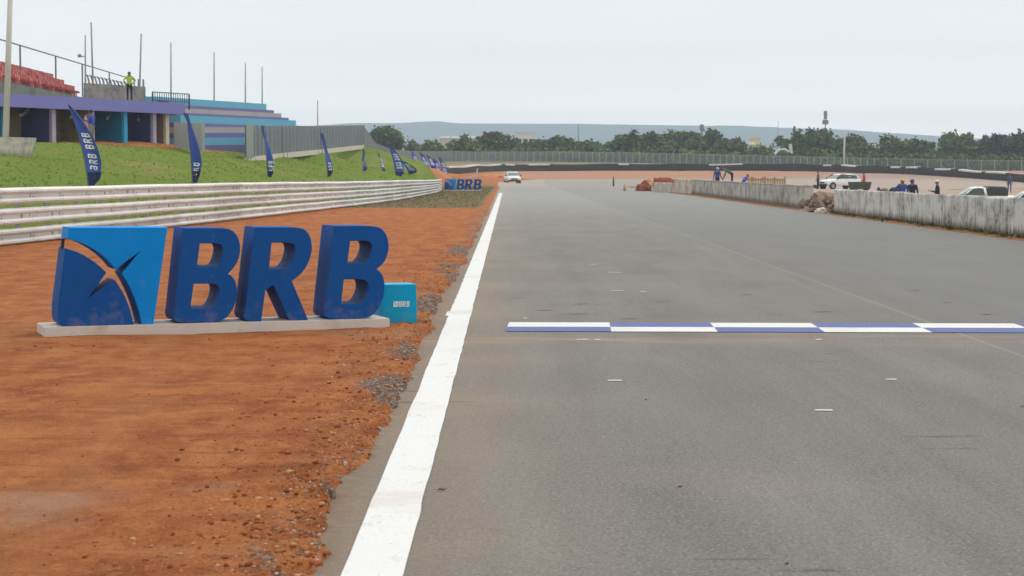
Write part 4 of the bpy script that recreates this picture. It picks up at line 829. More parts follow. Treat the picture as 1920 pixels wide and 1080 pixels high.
def lobes_for(kind, seed):
    r_ = random.Random(seed); L_ = []
    if kind == 'umbrella':      # unit: width 1 (x -.5...5), height 1
        L_ = [(0, 0, .66, .42, .40, .26), (-.22, 0, .60, .25, .25, .24), (.24, .05, .52, .26, .26, .24), (.05, -.1, .82, .30, .28, .17), (.12, 0, .38, .26, .26, .16), (-.08, 0, .48, .3, .3, .2)]
    elif kind == 'bush':
        L_ = [(r_.uniform(-.34, .34), r_.uniform(-.25, .25), r_.uniform(.25, .62), r_.uniform(.18, .30), .25, r_.uniform(.2, .34)) for _ in range(7)]+[(0, 0, .62, .25, .25, .36), (-.25, 0, .2, .28, .2, .2), (.25, 0, .2, .28, .2, .2)]
    elif kind == 'spread':
        L_ = [(r_.uniform(-.40, .40), r_.uniform(-.3, .3), r_.uniform(.35, .82), r_.uniform(.12, .22), .2, r_.uniform(.10, .2)) for _ in range(13)]+[(0, 0, .45, .38, .3, .3), (-.28, 0, .22, .25, .2, .22), (.28, 0, .2, .25, .2, .2), (0, 0, .16, .3, .2, .16)]
    elif kind == 'tall':
        L_ = [(r_.uniform(-.3, .3), r_.uniform(-.25, .25), .25+.62*i/8, r_.uniform(.16, .28), .22, r_.uniform(.10, .18)) for i in range(9)]+[(0, 0, .85, .2, .2, .16), (0, 0, .2, .3, .2, .2)]
    return L_
TREES = [  # px0, px1, py_top, Y, kind, leaf, label
 (690, 750, 237, 402, 'umbrella', 0, 'dark round umbrella shaped tree standing alone over the sloping fence end'),
 (755, 795, 264, 430, 'bush', 2, 'low olive bush row start right of the lone round tree'),
 (785, 829, 262, 420, 'bush', 1, 'green bush against the left edge of the pale hall'),
 (842, 903, 257, 398, 'bush', 1, 'rounded green bush in front of the pale hall'),
 (893, 945, 246, 415, 'tall', 2, 'airy olive tree right of the pale hall'),
 (930, 985, 253, 420, 'bush', 2, 'grey-green shrubby tree left of the white house'),
 (958, 1010, 268, 408, 'bush', 2, 'low scrub below the white house'),
 (994, 1062, 256, 440, 'spread', 0, 'dark broad tree touching the white house, left of the far mast'),
 (1045, 1128, 259, 432, 'spread', 0, 'dark broad tree sloping down right, behind the far mast foot'),
 (1105, 1155, 276, 420, 'bush', 1, 'lowest green bushes in the dip between the two tree groups'),
 (1142, 1212, 249, 428, 'spread', 0, 'dark tree at the left end of the long middle tree group'),
 (1195, 1262, 247, 432, 'spread', 0, 'dense dark tree second in the middle group, right of the ragged palm'),
 (1225, 1285, 268, 405, 'bush', 4, 'bright low bush in front of the middle tree group'),
 (1255, 1318, 247, 436, 'tall', 0, 'upright dark tree left of the fan palm'),
 (1312, 1356, 244, 440, 'tall', 0, 'tallest dark tree of the middle group, right beneath the dark tower'),
 (1340, 1398, 258, 432, 'spread', 2, 'olive tree sloping down at the right of the middle group'),
 (1390, 1450, 272, 425, 'bush', 1, 'low green trees below the yellow house'),
 (1455, 1510, 255, 470, 'spread', 1, 'green tree behind the white arch, left of the big dark crown'),
 (1484, 1552, 243, 430, 'spread', 0, 'big dark domed crown left of the telecom tower foot'),
 (1535, 1590, 243, 436, 'spread', 0, 'dark domed crown right of the telecom tower foot'),
 (1570, 1625, 254, 428, 'tall', 2, 'thinner olive tree right behind the pale lamp pole'),
 (1600, 1668, 264, 420, 'spread', 2, 'low olive tree in the dip where the hills show'),
 (1658, 1732, 254, 424, 'spread', 1, 'broad green tree rising right of the dip'),
 (1700, 1772, 262, 416, 'spread', 4, 'bright green low tree below the small far hilltop'),
 (1765, 1828, 250, 424, 'spread', 1, 'green flat-topped tree left of the brown tree'),
 (1805, 1858, 262, 428, 'bush', 0, 'darker green tree between the flat-topped and brown trees'),
 (1846, 1925, 246, 420, 'spread', 3, 'tall brownish tree at the right edge of the view'),
 (1905, 1990, 250, 424, 'spread', 3, 'brownish tree cut by the right edge of the view'),
 (1640, 1700, 285, 404, 'bush', 4, 'pale green undergrowth behind the fence, right of the lamp pole'),
 (1770, 1840, 286, 404, 'bush', 2, 'dark undergrowth behind the fence below the flat-topped tree'),
 (1500, 1570, 280, 404, 'bush', 0, 'dark undergrowth behind the fence below the telecom tower'),
 (1350, 1420, 284, 402, 'bush', 2, 'undergrowth behind the fence left of the white arch'),
 (1150, 1222, 280, 400, 'bush', 0, 'shaded undergrowth below the ragged palm'),
 (1850, 1925, 290, 402, 'bush', 0, 'dark undergrowth at the right edge behind the fence'),
]
UND = ((700, 768, 279, 1, 'hall side'), (815, 880, 276, 2, 'round bush'), (880, 945, 276, 1, 'airy olive tree'), (935, 1000, 278, 0, 'white house'), (990, 1060, 277, 2, 'gabled house'), (1050, 1125, 279, 0, 'far mast'), (1105, 1165, 281, 4, 'dip between the tree groups'), (1210, 1275, 279, 0, 'dense second tree of the middle group'), (1262, 1330, 280, 1, 'fan palm'), (1315, 1372, 280, 0, 'short dark tower'), (1400, 1460, 284, 2, 'yellow house'), (1450, 1512, 287, 0, 'white arch'), (1548, 1612, 284, 1, 'pale lamp pole'), (1600, 1662, 287, 0, 'gap where the hills show'), (1690, 1760, 288, 0, 'small far hilltop'), (1822, 1876, 291, 1, 'left flank of the brown tree'))
for xa, xb, yt, lm, wh in UND: TREES.append((xa, xb, yt, 398+(xa % 7), 'bush', lm, f'{("dark", "green", "olive", "", "bright green")[lm]} shrub seen through the mesh fence below the {wh}'))
for i_, (xa, xb, yt, Y, kd, lm, lb) in enumerate(TREES):
    cx = (xa+xb)/2; p = at(cx, 300, Y); z0 = h1(p.x, Y)-.2; W_ = (xb-xa)/F*Y; HH = at(cx, yt, Y).z-z0
    lob = [(l[0]*W_*1.08, l[1]*W_, l[2]*HH, l[3]*W_*1.34, l[4]*W_*1.15, l[5]*HH*1.2) for l in lobes_for(kd, i_*7+3)]
    top = max(l[2]+l[5] for l in lob); lob = [(l[0], l[1], l[2]*HH/top, l[3], l[4], l[5]*HH/top) for l in lob]
    n_ = int(np.clip(W_*HH*115, 1000, 7000)); t_ = make_tree('tree' if kd != 'bush' else 'bush', lb, lob, n_, .40 if kd != 'umbrella' else .34, i_+11, ML[lm], HH*(.34 if kd != 'bush' else .2), .10+.022*HH, 5)
    t_.location = (p.x, Y, z0)
def palm(label, px, yt, Y, seed, n=22):
    p = at(px, 300, Y); z0 = h1(p.x, Y); hh = at(px, yt, Y).z-z0-.6; th_ = thing('palm_tree', label, 'tree', (p.x, Y, z0), 0, 'palms among the middle trees'); r_ = random.Random(seed)
    mb_ = MB(); mb_.tube([(0, 0, -.3), (.1, 0, hh*.5), (.15, 0, hh)], [.25, .18, .16], 8); mb_.build('trunk', M_BARK, th_, True); mb_ = MB()
    for i in range(n):
        az = 2*math.pi*i/n+r_.uniform(-.2, .2); el = r_.uniform(-.3, 1.2); L_ = r_.uniform(1.6, 2.3); prev = None
        for j in range(7):
            s_ = j/6; p_ = Vector((.15, 0, hh))+Vector((math.cos(az)*math.cos(el), math.sin(az)*math.cos(el), math.sin(el)))*L_*s_-Vector((0, 0, 1))*1.3*s_*s_
            w_ = .28*math.sin(math.pi*min(.98, s_+.08)); side = Vector((-math.sin(az), math.cos(az), 0))*w_; cur = (p_-side-Vector((0, 0, w_*.5)), p_, p_+side-Vector((0, 0, w_*.5)))
            if prev: mb_.add([prev[0], prev[1], cur[1], cur[0], prev[2], cur[2]], [(0, 1, 2, 3), (1, 4, 5, 2)])
            prev = cur
    V_ = mb_; o_ = V_.build('crown', pm('palm_leaf', (.055, .075, .025), .6, 0, .3, 1), th_); return th_
palm('ragged dark palm rising over the left end of the middle tree group', 1187, 243, 424, 1); palm('fan palm with drooping light fronds in the middle of the tree group', 1309, 262, 410, 2); palm('small palm low in front of the middle tree group', 1268, 274, 402, 3)

# ------------------------------------------------------------------ far buildings, towers
M_HALL = pm('pale_hall_wall', (.50, .44, .41), .8, 0, .06, .2); M_WHW = pm('white_house_wall', (.58, .56, .56), .8, 0, .06, .3); M_ROOFG = pm('grey_roof', (.30, .30, .31), .7, 0, .1, .3); M_WIN = pm('dark_window', (.04, .05, .07), .2); M_YEL = pm('yellow_house_wall', (.62, .50, .26), .8, 0, .06, .3); M_GREENW = pm('pale_green_wall', (.36, .47, .38), .8)
def house(name, label, px0, px1, py, Y, depth, mat, roof='flat', wins=3, rows_=1, rh=.8):
    a_ = at(px0, 300, Y); b_ = at(px1, 300, Y); z0 = h1((a_.x+b_.x)/2, Y)-.5; z1 = at((px0+px1)/2, py, Y).z; W_ = b_.x-a_.x; hs = thing(name, label, 'building', (a_.x, Y, z0)); hh = z1-z0-(rh if roof != 'flat' else 0)
    mb_ = MB(); mb_.box(0, W_, 0, depth, 0, hh); mb_.build('wall', mat, hs); mb_ = MB()
    if roof == 'flat': mb_.box(-.15, W_+.15, -.15, depth+.15, hh, hh+.25)
    elif roof == 'gable': mb_.add([(-.3, -.3, hh), (W_+.3, -.3, hh), (W_+.3, depth+.3, hh), (-.3, depth+.3, hh), (-.3, depth/2, hh+rh), (W_+.3, depth/2, hh+rh)], [(0, 1, 5, 4), (2, 3, 4, 5), (0, 4, 3), (1, 2, 5), (3, 2, 1, 0)])
    elif roof == 'shed': mb_.add([(-.3, -.3, hh), (W_+.3, -.3, hh), (W_+.3, depth, hh+.02), (-.3, depth, hh+.02), (-.3, depth, hh+rh), (W_+.3, depth, hh+rh)], [(0, 1, 5, 4), (2, 3, 4, 5), (0, 4, 3), (1, 2, 5), (3, 2, 1, 0)])
    mb_.build('roof', M_ROOFG if roof != 'flat' else mat, hs)
    for r_ in range(rows_):
        for i in range(wins):
            x_ = W_*(i+.5)/wins; z_ = hh*(r_+.55)/rows_; mb_ = MB(); mb_.box(x_-.55, x_+.55, -.04, .1, z_-.55, z_+.55); mb_.build('window', M_WIN, hs)
    return hs
house('hall', 'long pale pinkish hall with flat grey roof behind the round bush', 824, 900, 253, 520, 16, M_HALL, 'shed', 0, rh=.9)
house('house', 'white two storey house beside the dark broad trees', 968, 1002, 249, 500, 9, M_WHW, 'flat', 3, 2)
house('house', 'small white house with pale gabled roof in front of the two storey house', 990, 1020, 270, 470, 6, M_WHW, 'gable', 2, 1, .9)
house('house', 'yellow house wall peeking over the low trees', 1411, 1424, 260, 520, 7, M_YEL, 'flat', 1)
house('house', 'pale green gabled house left of the yellow house', 1399, 1415, 266, 500, 7, M_GREENW, 'gable', 1, 1, .7)
house('shed', 'low white roofed shed left of the white arch', 1426, 1450, 278, 470, 5, M_WHW, 'flat', 1)
M_TOW = pm('tower_grey', (.20, .21, .22), .6, .3)
def tower(label, px, pyt, Y, w_, head, name='telecom_tower'):
    p = at(px, 300, Y); z0 = h1(p.x, Y)-.3; hh = at(px, pyt, Y).z-z0; th_ = thing(name, label, 'tower', (p.x, Y, z0), 0, 'towers over the trees'); mb_ = MB()
    mb_.tube([(0, 0, 0), (0, 0, hh*.8), (0, 0, hh)], [w_*.8, w_*.5, w_*.35], 8); mb_.build('mast', M_TOW, th_)
    for z_, r_, h_ in head:
        mb_ = MB(); n_ = 6
        for j in range(n_):
            a_ = 2*math.pi*j/n_; c_ = Vector((math.cos(a_)*r_, math.sin(a_)*r_, hh+z_)); mb_.bar(c_, c_+Vector((0, 0, h_)), .32); mb_.bar(c_+Vector((0, 0, h_*.5)), (0, 0, hh+z_+h_*.5), .15)
        mb_.build('antenna_ring', M_TOW, th_)
    return th_
tower('telecom mast with stacked antennas over the big dark crowns', 1547, 208, 640, .34, ((-4.3, .80, 1.4), (-2.7, .38, 2.7)))
tower('short dark tower over the tallest middle tree', 1315.5, 233, 520, .6, ((-1.6, .35, 1.5),))
ar = thing('arch_frame', 'white curved steel arch frame standing behind the mesh fence', 'structure frame', (at(1470, 300, 402).x, 402, h1(at(1470, 300, 402).x, 402)))
def apx(px, py): p = at(px, py, 402); return Vector(p)-Vector(ar.location)
mb = MB()
for dy in (0, 1.6):
    for pl in (((1450, 306), (1453, 290), (1461, 281), (1472, 280), (1480, 286), (1486, 296), (1489, 309)), ((1483, 270), (1484, 285), (1485, 300), (1486, 309))): mb.tube([apx(*q)+Vector((0, dy, 0)) for q in pl], .22, 6)
mb.build('arch', M_WHW, ar)
for q in ((1461, 281), (1472, 280), (1480, 286), (1484, 275)): mb = MB(); mb.bar(apx(*q), apx(*q)+Vector((0, 1.6, 0)), .2); mb.build('cross_bar', M_WHW, ar)

# ------------------------------------------------------------------ vehicles
M_CARW = pm('white_car_paint', (.66, .67, .67), .28, 0, .04, 2, .5, dirt=.12, dcol=(.4, .28, .2)); M_GLS = pm('car_glass', (.03, .05, .05), .1, 0, .05, 1, .6); M_RUBT = pm('tyre_black', (.015, .015, .015), .85); M_RIM = pm('rim_grey', (.30, .30, .31), .4, .6); M_BLKP = pm('black_plastic', (.02, .02, .022), .6); M_LAMP = pm('headlamp_glass', (.55, .57, .58), .15); M_TAIL = pm('tail_lamp_red', (.35, .02, .02), .3); M_COVER = pm('dark_canopy', (.018, .02, .02), .35)
M_GLSG = pm('green_glass', (.10, .16, .15), .1, 0, .05, 1, .6)
def sec(y, hw, z0, z1, r=.09, tuck=0):
    return [(-hw+tuck, y, z0), (-hw, y, z0+r), (-hw, y, z1-r), (-hw+r, y, z1), (hw-r, y, z1), (hw, y, z1-r), (hw, y, z0+r), (hw-tuck, y, z0)]
def vehicle(name, label, loc, rz, kind='pickup', scale=1.0, cat='pickup truck', canopy=False):
    v_ = thing(name, label, cat, loc, rz, 'white vehicles'); v_.scale = (scale,)*3; hw = .84
    mb_ = MB()
    if kind == 'pickup': body = [(-2.2, .80, .50, .98), (-2.1, .84, .42, 1.0), (-.35, .85, .36, 1.0), (.0, .86, .34, 1.0), (1.0, .86, .34, .99), (1.75, .83, .36, .90), (2.08, .76, .38, .80), (2.18, .66, .42, .66)]
    else: body = [(-2.0, .74, .46, .92), (-1.9, .82, .40, 1.0), (-.5, .85, .34, 1.0), (1.0, .85, .34, .97), (1.65, .80, .36, .84), (1.95, .72, .38, .74), (2.04, .62, .42, .62)]
    mb_.loft([sec(*b_, .08, .03) for b_ in body]); mb_.build('body', M_CARW, v_, True)
    if kind == 'pickup': cabs = [(-.42, .80, .66, .98, 1.02), (-.30, .80, .66, .98, 1.46), (.05, .80, .66, .98, 1.52), (.42, .80, .65, .98, 1.47), (1.12, .80, .70, .96, 1.0)]
    else: cabs = [(-1.86, .78, .64, .96, 1.0), (-1.62, .78, .64, .96, 1.36), (-.7, .80, .66, .97, 1.47), (.2, .80, .66, .97, 1.46), (1.0, .80, .70, .95, .98)]
    secs_ = [[(-wb, y, zb), (-(wb+wt)/2-.02, y, (zb+zt)/2), (-wt, y, zt-.05), (-wt+.1, y, zt), (wt-.1, y, zt), (wt, y, zt-.05), ((wb+wt)/2+.02, y, (zb+zt)/2), (wb, y, zb)] for y, wb, wt, zb, zt in cabs]
    mb_ = MB(); mb_.loft(secs_); mb_.build('cab', M_CARW, v_, True)
    f_, b_ = cabs[-2], cabs[-1]
    mb_ = MB(); q = .012; mb_.add([(-f_[2]+.06, f_[0]+.06+q, f_[4]-.06+q), (f_[2]-.06, f_[0]+.06+q, f_[4]-.06+q), (b_[2]-.02, b_[0]-.06+q, b_[4]+.06+q), (-b_[2]+.02, b_[0]-.06+q, b_[4]+.06+q)], [(0, 1, 2, 3)]); mb_.build('windscreen', M_GLSG, v_)
    rears = (cabs[0], cabs[1]); mb_ = MB(); mb_.add([(-.6, rears[1][0]-.02, rears[1][4]-.08), (.6, rears[1][0]-.02, rears[1][4]-.08), (.68, rears[0][0]-.015, 1.04), (-.68, rears[0][0]-.015, 1.04)], [(0, 1, 2, 3)]); mb_.build('rear_window', M_GLS, v_)
    for s_ in (-1, 1):
        yb = cabs[1][0]+.08; x0, x1 = s_*.80, s_*.695; mb_ = MB()
        mb_.add([(s_*.822, yb, 1.03), (s_*.822, .90, 1.02), (s_*.735, .46, 1.40), (s_*.705, .1, 1.44), (s_*.705, yb+.06, 1.42 if kind == 'pickup' else 1.33)], [(0, 1, 2, 3, 4)]); mb_.build('side_window', M_GLS, v_)
        mb_ = MB(); mb_.box(s_*.9-.09, s_*.9+.09, .80, .90, .98, 1.12); mb_.build('mirror', M_BLKP, v_)
        mb_ = MB(); yf = body[-1][0]; mb_.box(s_*.56-.13, s_*.56+.13, yf-.16, yf-.04, .60, .75); mb_.build('headlight', M_LAMP, v_)
        mb_ = MB(); mb_.box(s_*.73-.06, s_*.73+.06, body[0][0]-.03, body[0][0]+.1, .66, .92); mb_.build('taillight', M_TAIL, v_)
        mb_ = MB(); mb_.box(s_*.865-.006, s_*.865+.006, -.25, -.12, .86, .89); mb_.build('door_handle', M_BLKP, v_)
        for y_ in (1.35, -1.30):
            mb_ = MB(); N = 18; cx = s_*.76
            mb_.loft([[(cx+dx, y_+r_*math.cos(2*math.pi*j/N), .31+r_*math.sin(2*math.pi*j/N)) for j in range(N)] for dx, r_ in ((-.1, .27), (-.09, .31), (.09, .31), (.115, .27))]); w_ = mb_.build('tyre', M_RUBT, v_, True)
            mb_ = MB(); mb_.loft([[(cx+s_*dx, y_+r_*math.cos(2*math.pi*j/N), .31+r_*math.sin(2*math.pi*j/N)) for j in range(N)] for dx, r_ in ((.10, .20), (.125, .19), (.115, .06))]); mb_.build('rim', M_RIM, w_)
            mb_ = MB(); mb_.loft([[(s_*.864, y_+r_*math.cos(2*math.pi*j/N), .33+r_*math.sin(2*math.pi*j/N)) for j in range(N)] for r_ in (.30, .36)], cap=False); mb_.build('wheel_arch', M_BLKP, v_)
    yf = body[-1][0]; mb_ = MB(); mb_.box(-.72, .72, yf-.10, yf+.05, .34, .52); mb_.build('front_bumper', M_BLKP, v_, bevel=.02)
    mb_ = MB(); mb_.box(-.40, .40, yf-.05, yf+.012, .56, .72); mb_.build('grille', M_BLKP, v_)
    mb_ = MB(); mb_.box(-.74, .74, body[0][0]-.08, body[0][0]+.04, .36, .52); mb_.build('rear_bumper', M_BLKP, v_, bevel=.02)
    if kind == 'pickup':
        mb_ = MB()
        if canopy: mb_.loft([[(-.80, y, 1.0), (-.70, y, zt-.05), (-.62, y, zt), (.62, y, zt), (.70, y, zt-.05), (.80, y, 1.0)] for y, zt in ((-1.55, 1.42), (-1.45, 1.52), (-.46, 1.56), (-.42, 1.5))]); mb_.build('canopy', M_COVER, v_)
        else: mb_.box(-.76, .76, -2.08, -.46, 1.0, 1.025); mb_.build('bed_cover', M_BLKP, v_)
    return v_
p = gp(960.5, 345); vehicle('pickup_truck', 'white pickup truck alone on the track in the distance, facing the camera', (p.x, p.y, 0), R(187), scale=.97)
p = at(1574, 350, 192); vehicle('car', 'white car parked on the sand behind the rubble gap', (p.x, 192, h1(p.x, 192)), R(116), 'car', 1.0, 'car')
p = at(1834, 372, 106); vehicle('pickup_truck', 'white pickup with dark canopy parked behind the nearest wall', (p.x, 106, h1(p.x, 106)), R(88), canopy=True, scale=.92)
p = at(1934, 375, 97); vehicle('pickup_truck', 'white pickup cut by the right edge behind the nearest wall', (p.x, 97, h1(p.x, 97)-.05), R(84), canopy=True, scale=.93)
# dark trailer box beside the white car
p = at(1612, 352, 150); tr_ = thing('trailer', 'dark green open trailer box beside the white car', 'trailer', (p.x, 150, h1(p.x, 150)), R(12))
mb = MB(); mb.add([(-.62, -.5, .45), (.62, -.5, .45), (.62, .5, .45), (-.62, .5, .45), (-.72, -.58, .98), (.72, -.58, .98), (.72, .58, .98), (-.72, .58, .98)], [(3, 2, 1, 0), (0, 1, 5, 4), (1, 2, 6, 5), (2, 3, 7, 6), (3, 0, 4, 7), (4, 5, 6, 7)]); mb.build('box', pm('dark_green_box', (.05, .06, .045), .7, 0, .2, 3, dirt=.4), tr_)
for s_ in (-1, 1): mb = MB(); mb.loft([[(s_*.55+dx, r_*math.cos(2*math.pi*j/14), .28+r_*math.sin(2*math.pi*j/14)) for j in range(14)] for dx, r_ in ((-.08, .24), (-.07, .28), (.07, .28), (.08, .24))]); mb.build('wheel', M_RUBT, tr_)
mb = MB(); mb.bar((0, .5, .42), (0, 1.5, .36), .07); mb.build('drawbar', M_BLKP, tr_)

# ------------------------------------------------------------------ people
MSKIN = {kk: pm('skin_'+kk, c_, .6) for kk, c_ in (('brown', (.20, .10, .06)), ('tan', (.32, .17, .11)), ('dark', (.09, .05, .035)))}
def cloth(name, c_): return pm('cloth_'+name, c_, .85, 0, .15, 8)
CL = {'blue': (.03, .05, .22), 'navy': (.014, .016, .045), 'black': (.012, .012, .014), 'hivis': (.30, .46, .04), 'red': (.48, .04, .03), 'grey': (.19, .19, .18), 'teal': (.03, .16, .15), 'white': (.62, .62, .62), 'denim': (.05, .07, .14), 'brown': (.13, .09, .06), 'pink': (.45, .22, .19), 'khaki': (.28, .24, .17), 'royal': (.04, .06, .36), 'yellow': (.55, .38, .05), 'purple': (.06, .04, .14)}
M_HAIR = pm('black_hair', (.012, .010, .009), .8)
def person(label, loc, rz, shirt, pants, skin='brown', hat=None, pose='stand', hgt=1.72, sleeves=True):
    s = hgt/1.75; J = {}
    J['pelvis'] = (0, 0, .95); J['spine'] = (0, .0, 1.14); J['chest'] = (0, .01, 1.36); J['neck'] = (0, .0, 1.50); J['head'] = (0, .02, 1.60); J['crown'] = (0, .015, 1.69)
    for n_, sx in (('l', -1), ('r', 1)):
        J['hip'+n_] = (sx*.10, 0, .90); J['knee'+n_] = (sx*.115, .02, .50); J['ankle'+n_] = (sx*.12, -.03, .09); J['toe'+n_] = (sx*.14, .14, .035)
        J['sh'+n_] = (sx*.185, 0, 1.42); J['elb'+n_] = (sx*.245, -.03, 1.14); J['wri'+n_] = (sx*.25, .08, .91)
    if pose == 'hips':
        for n_, sx in (('l', -1), ('r', 1)): J['elb'+n_] = (sx*.36, -.06, 1.20); J['wri'+n_] = (sx*.19, .06, 1.02)
    if pose == 'hold':
        for n_, sx in (('l', -1), ('r', 1)): J['elb'+n_] = (sx*.26, .0, 1.15); J['wri'+n_] = (sx*.12, .24, 1.20)
    if pose == 'walk':
        J['kneel'] = (-.11, .18, .52); J['anklel'] = (-.11, .16, .10); J['toel'] = (-.12, .33, .05); J['kneer'] = (.11, -.06, .50); J['ankler'] = (.11, -.26, .12); J['toer'] = (.12, -.10, .04)
        J['wril'] = (-.26, -.10, .92); J['wrir'] = (.26, .20, .96)
    if pose in ('bend', 'crouch'):
        an = R(62 if pose == 'bend' else 38); pv = Vector(J['pelvis'])
        for kk in J:
            if kk[:3] not in ('hip', 'kne', 'ank', 'toe', 'pel'):
                d_ = Vector(J[kk])-pv; J[kk] = (pv.x+d_.x, pv.y+d_.y*math.cos(an)+d_.z*math.sin(an), pv.z-d_.y*math.sin(an)+d_.z*math.cos(an))
        for n_, sx in (('l', -1), ('r', 1)):
            sh = Vector(J['sh'+n_]); J['elb'+n_] = tuple(sh+Vector((sx*.05, .08, -.27))); J['wri'+n_] = tuple(sh+Vector((sx*.0, .18, -.50)))
        if pose == 'crouch':
            dz = .48
            for kk in J:
                if kk[:3] not in ('kne', 'ank', 'toe'): J[kk] = (J[kk][0], J[kk][1]-.22, J[kk][2]-dz)
            for n_, sx in (('l', -1), ('r', 1)): J['knee'+n_] = (sx*.17, .22, .50)
    RAD = {'pelvis': .145, 'spine': .128, 'chest': .155, 'neck': .058, 'head': .092, 'crown': .070, 'hip': .098, 'knee': .064, 'ankle': .046, 'toe': .036, 'sh': .070, 'elb': .046, 'wri': .032}
    verts, radii, edges, reg = [], [], [], []
    ix = {}
    def jv(kk, pos_=None, r_=None, rg=None):
        ix[kk] = len(verts); verts.append(Vector(pos_ if pos_ is not None else J[kk])*s); b_ = kk[:-1] if kk[:-1] in RAD else kk; radii.append((r_ if r_ else RAD[b_])*s); return ix[kk]
    for kk in J: jv(kk)
    E_ = lambda a_, b_, rg: (edges.append((ix[a_], ix[b_])), reg.append(rg))
    E_('pelvis', 'spine', 1); E_('spine', 'chest', 1); E_('chest', 'neck', 0); E_('neck', 'head', 0); E_('head', 'crown', 0)
    nose = Vector(J['head']); fwd = (Vector(J['head'])-Vector(J['neck'])); side = Vector((1, 0, 0)); face = side.cross(fwd.normalized())*-1
    if face.y < 0 and pose not in ('bend',): face = -face
    for n_ in 'lr':
        E_('pelvis', 'hip'+n_, 2); E_('hip'+n_, 'knee'+n_, 2); E_('knee'+n_, 'ankle'+n_, 2); E_('ankle'+n_, 'toe'+n_, 3)
        E_('chest', 'sh'+n_, 1); E_('sh'+n_, 'elb'+n_, 1); E_('elb'+n_, 'wri'+n_, 1 if sleeves else 0)
        w_ = Vector(J['wri'+n_]); d_ = (w_-Vector(J['elb'+n_])).normalized(); sd = Vector((0, 1, 0)) if abs(d_.y) < .8 else Vector((1, 0, 0)); sd = (sd-d_*sd.dot(d_)).normalized()
        jv('palm'+n_, w_+d_*.085, .036); E_('wri'+n_, 'palm'+n_, 0); nn = d_.cross(sd)*(.6 if n_ == 'l' else -.6)
        for fi, (o_, ln) in enumerate(((-.030, .075), (-.010, .09), (.010, .085), (.029, .066))):
            a_ = jv(f'f{fi}a{n_}', w_+d_*.11+sd*o_, .0095); b_ = jv(f'f{fi}b{n_}', w_+d_*(.11+ln)+sd*o_*1.15+nn*.035, .008)
            edges.append((ix['palm'+n_], a_)); reg.append(0); edges.append((a_, b_)); reg.append(0)
        a_ = jv('th1'+n_, w_+d_*.06+sd*.045, .012); b_ = jv('th2'+n_, w_+d_*.10+sd*.068+nn*.02, .010); edges.append((ix['palm'+n_], a_)); reg.append(0); edges.append((a_, b_)); reg.append(0)
    me = bpy.data.meshes.new('person_skeleton'); me.from_pydata([tuple(q_) for q_ in verts], edges, []); o_ = bpy.data.objects.new('person_skeleton', me); COL.objects.link(o_)
    md = o_.modifiers.new('s', 'SKIN'); md.use_smooth_shade = True
    for i, sv in enumerate(me.skin_vertices[0].data): sv.radius = (radii[i], radii[i]); sv.use_root = (i == 0)
    sb = o_.modifiers.new('u', 'SUBSURF'); sb.levels = 1; sb.render_levels = 1
    dg = bpy.context.evaluated_depsgraph_get(); ev = o_.evaluated_get(dg); m2_ = bpy.data.meshes.new_from_object(ev); bpy.data.objects.remove(o_)
    seg = [(verts[a_], verts[b_]) for a_, b_ in edges]
    for mt in (MSKIN[skin], cloth(shirt, CL[shirt]), cloth(pants, CL[pants]), cloth('shoe', (.03, .025, .022))):
        m2_.materials.append(mt)
    A_ = np.array([[tuple(a_), tuple(b_)] for a_, b_ in seg]); a0 = A_[:, 0]; ab = A_[:, 1]-a0; L2 = (ab**2).sum(1)+1e-9
    for pl in m2_.polygons:
        c_ = np.array(pl.center); t_ = np.clip(((c_-a0)*ab).sum(1)/L2, 0, 1); dd = np.linalg.norm(a0+ab*t_[:, None]-c_, axis=1); pl.material_index = reg[int(np.argmin(dd))]
    b_ = bpy.data.objects.new('body', m2_); COL.objects.link(b_); th_ = thing('person', label, 'person', loc, rz); b_.parent = th_
    hc = Vector(J['head'])*s; ax_ = fwd.normalized(); fa = face.normalized()
    # face: nose, eyes, mouth, ears joined into one small mesh
    mb_ = MB()
    def ball(c_, r_, mi):
        bm = bmesh.new(); bmesh.ops.create_icosphere(bm, subdivisions=1, radius=r_); mb_.add([tuple(q_.co+c_) for q_ in bm.verts], [tuple(q_.index for q_ in f_.verts) for f_ in bm.faces], mi); bm.free()
    R_ = .092*s
    ball(hc+fa*R_*1.05-ax_*.012, .018*s, 0); ball(hc+fa*R_*.92+side*.034*s+ax_*.02, .011*s, 1); ball(hc+fa*R_*.92-side*.034*s+ax_*.02, .011*s, 1)
    mb_.bar(hc+fa*R_*.95-side*.025*s-ax_*.05, hc+fa*R_*.95+side*.025*s-ax_*.05, .012, .012, 1); ball(hc+side*R_*.98, .022*s, 0); ball(hc-side*R_*.98, .022*s, 0)
    mb_.build('face', [MSKIN[skin], M_BLK], th_)
    bm = bmesh.new(); bmesh.ops.create_icosphere(bm, subdivisions=2, radius=1); vs = []
    for q_ in bm.verts:
        c_ = q_.co; l_ = max(c_.z, -.15 if c_.y < .2 else .25); v__ = hc+ax_*(.035*s+l_*.098*s)+side*c_.x*.100*s+fa*(c_.y*.104*s-.006); vs.append(tuple(v__))
    mb_ = MB(); mb_.add(vs, [tuple(q_.index for q_ in f_.verts) for f_ in bm.faces]); bm.free()
    if hat:
        br_ = [hc+ax_*.055*s+side*math.cos(a_)*.10*s+fa*(math.sin(a_)*.10*s+(.09*s if math.sin(a_) > .3 else 0)) for a_ in [2*math.pi*j/16 for j in range(16)]]
        mb_.loft([[tuple(q_) for q_ in br_], [tuple(q_+ax_*.014*s) for q_ in br_]])
    mb_.build('cap' if hat else 'hair', cloth(hat, CL[hat]) if hat else M_HAIR, th_, True); return th_
def put(label, px, Y, rz, *a, z=None, **kw):
    p = at(px, 330, Y); return person(label, (p.x, Y, h1(p.x, Y)-.01 if z is None else z), rz, *a, **kw)
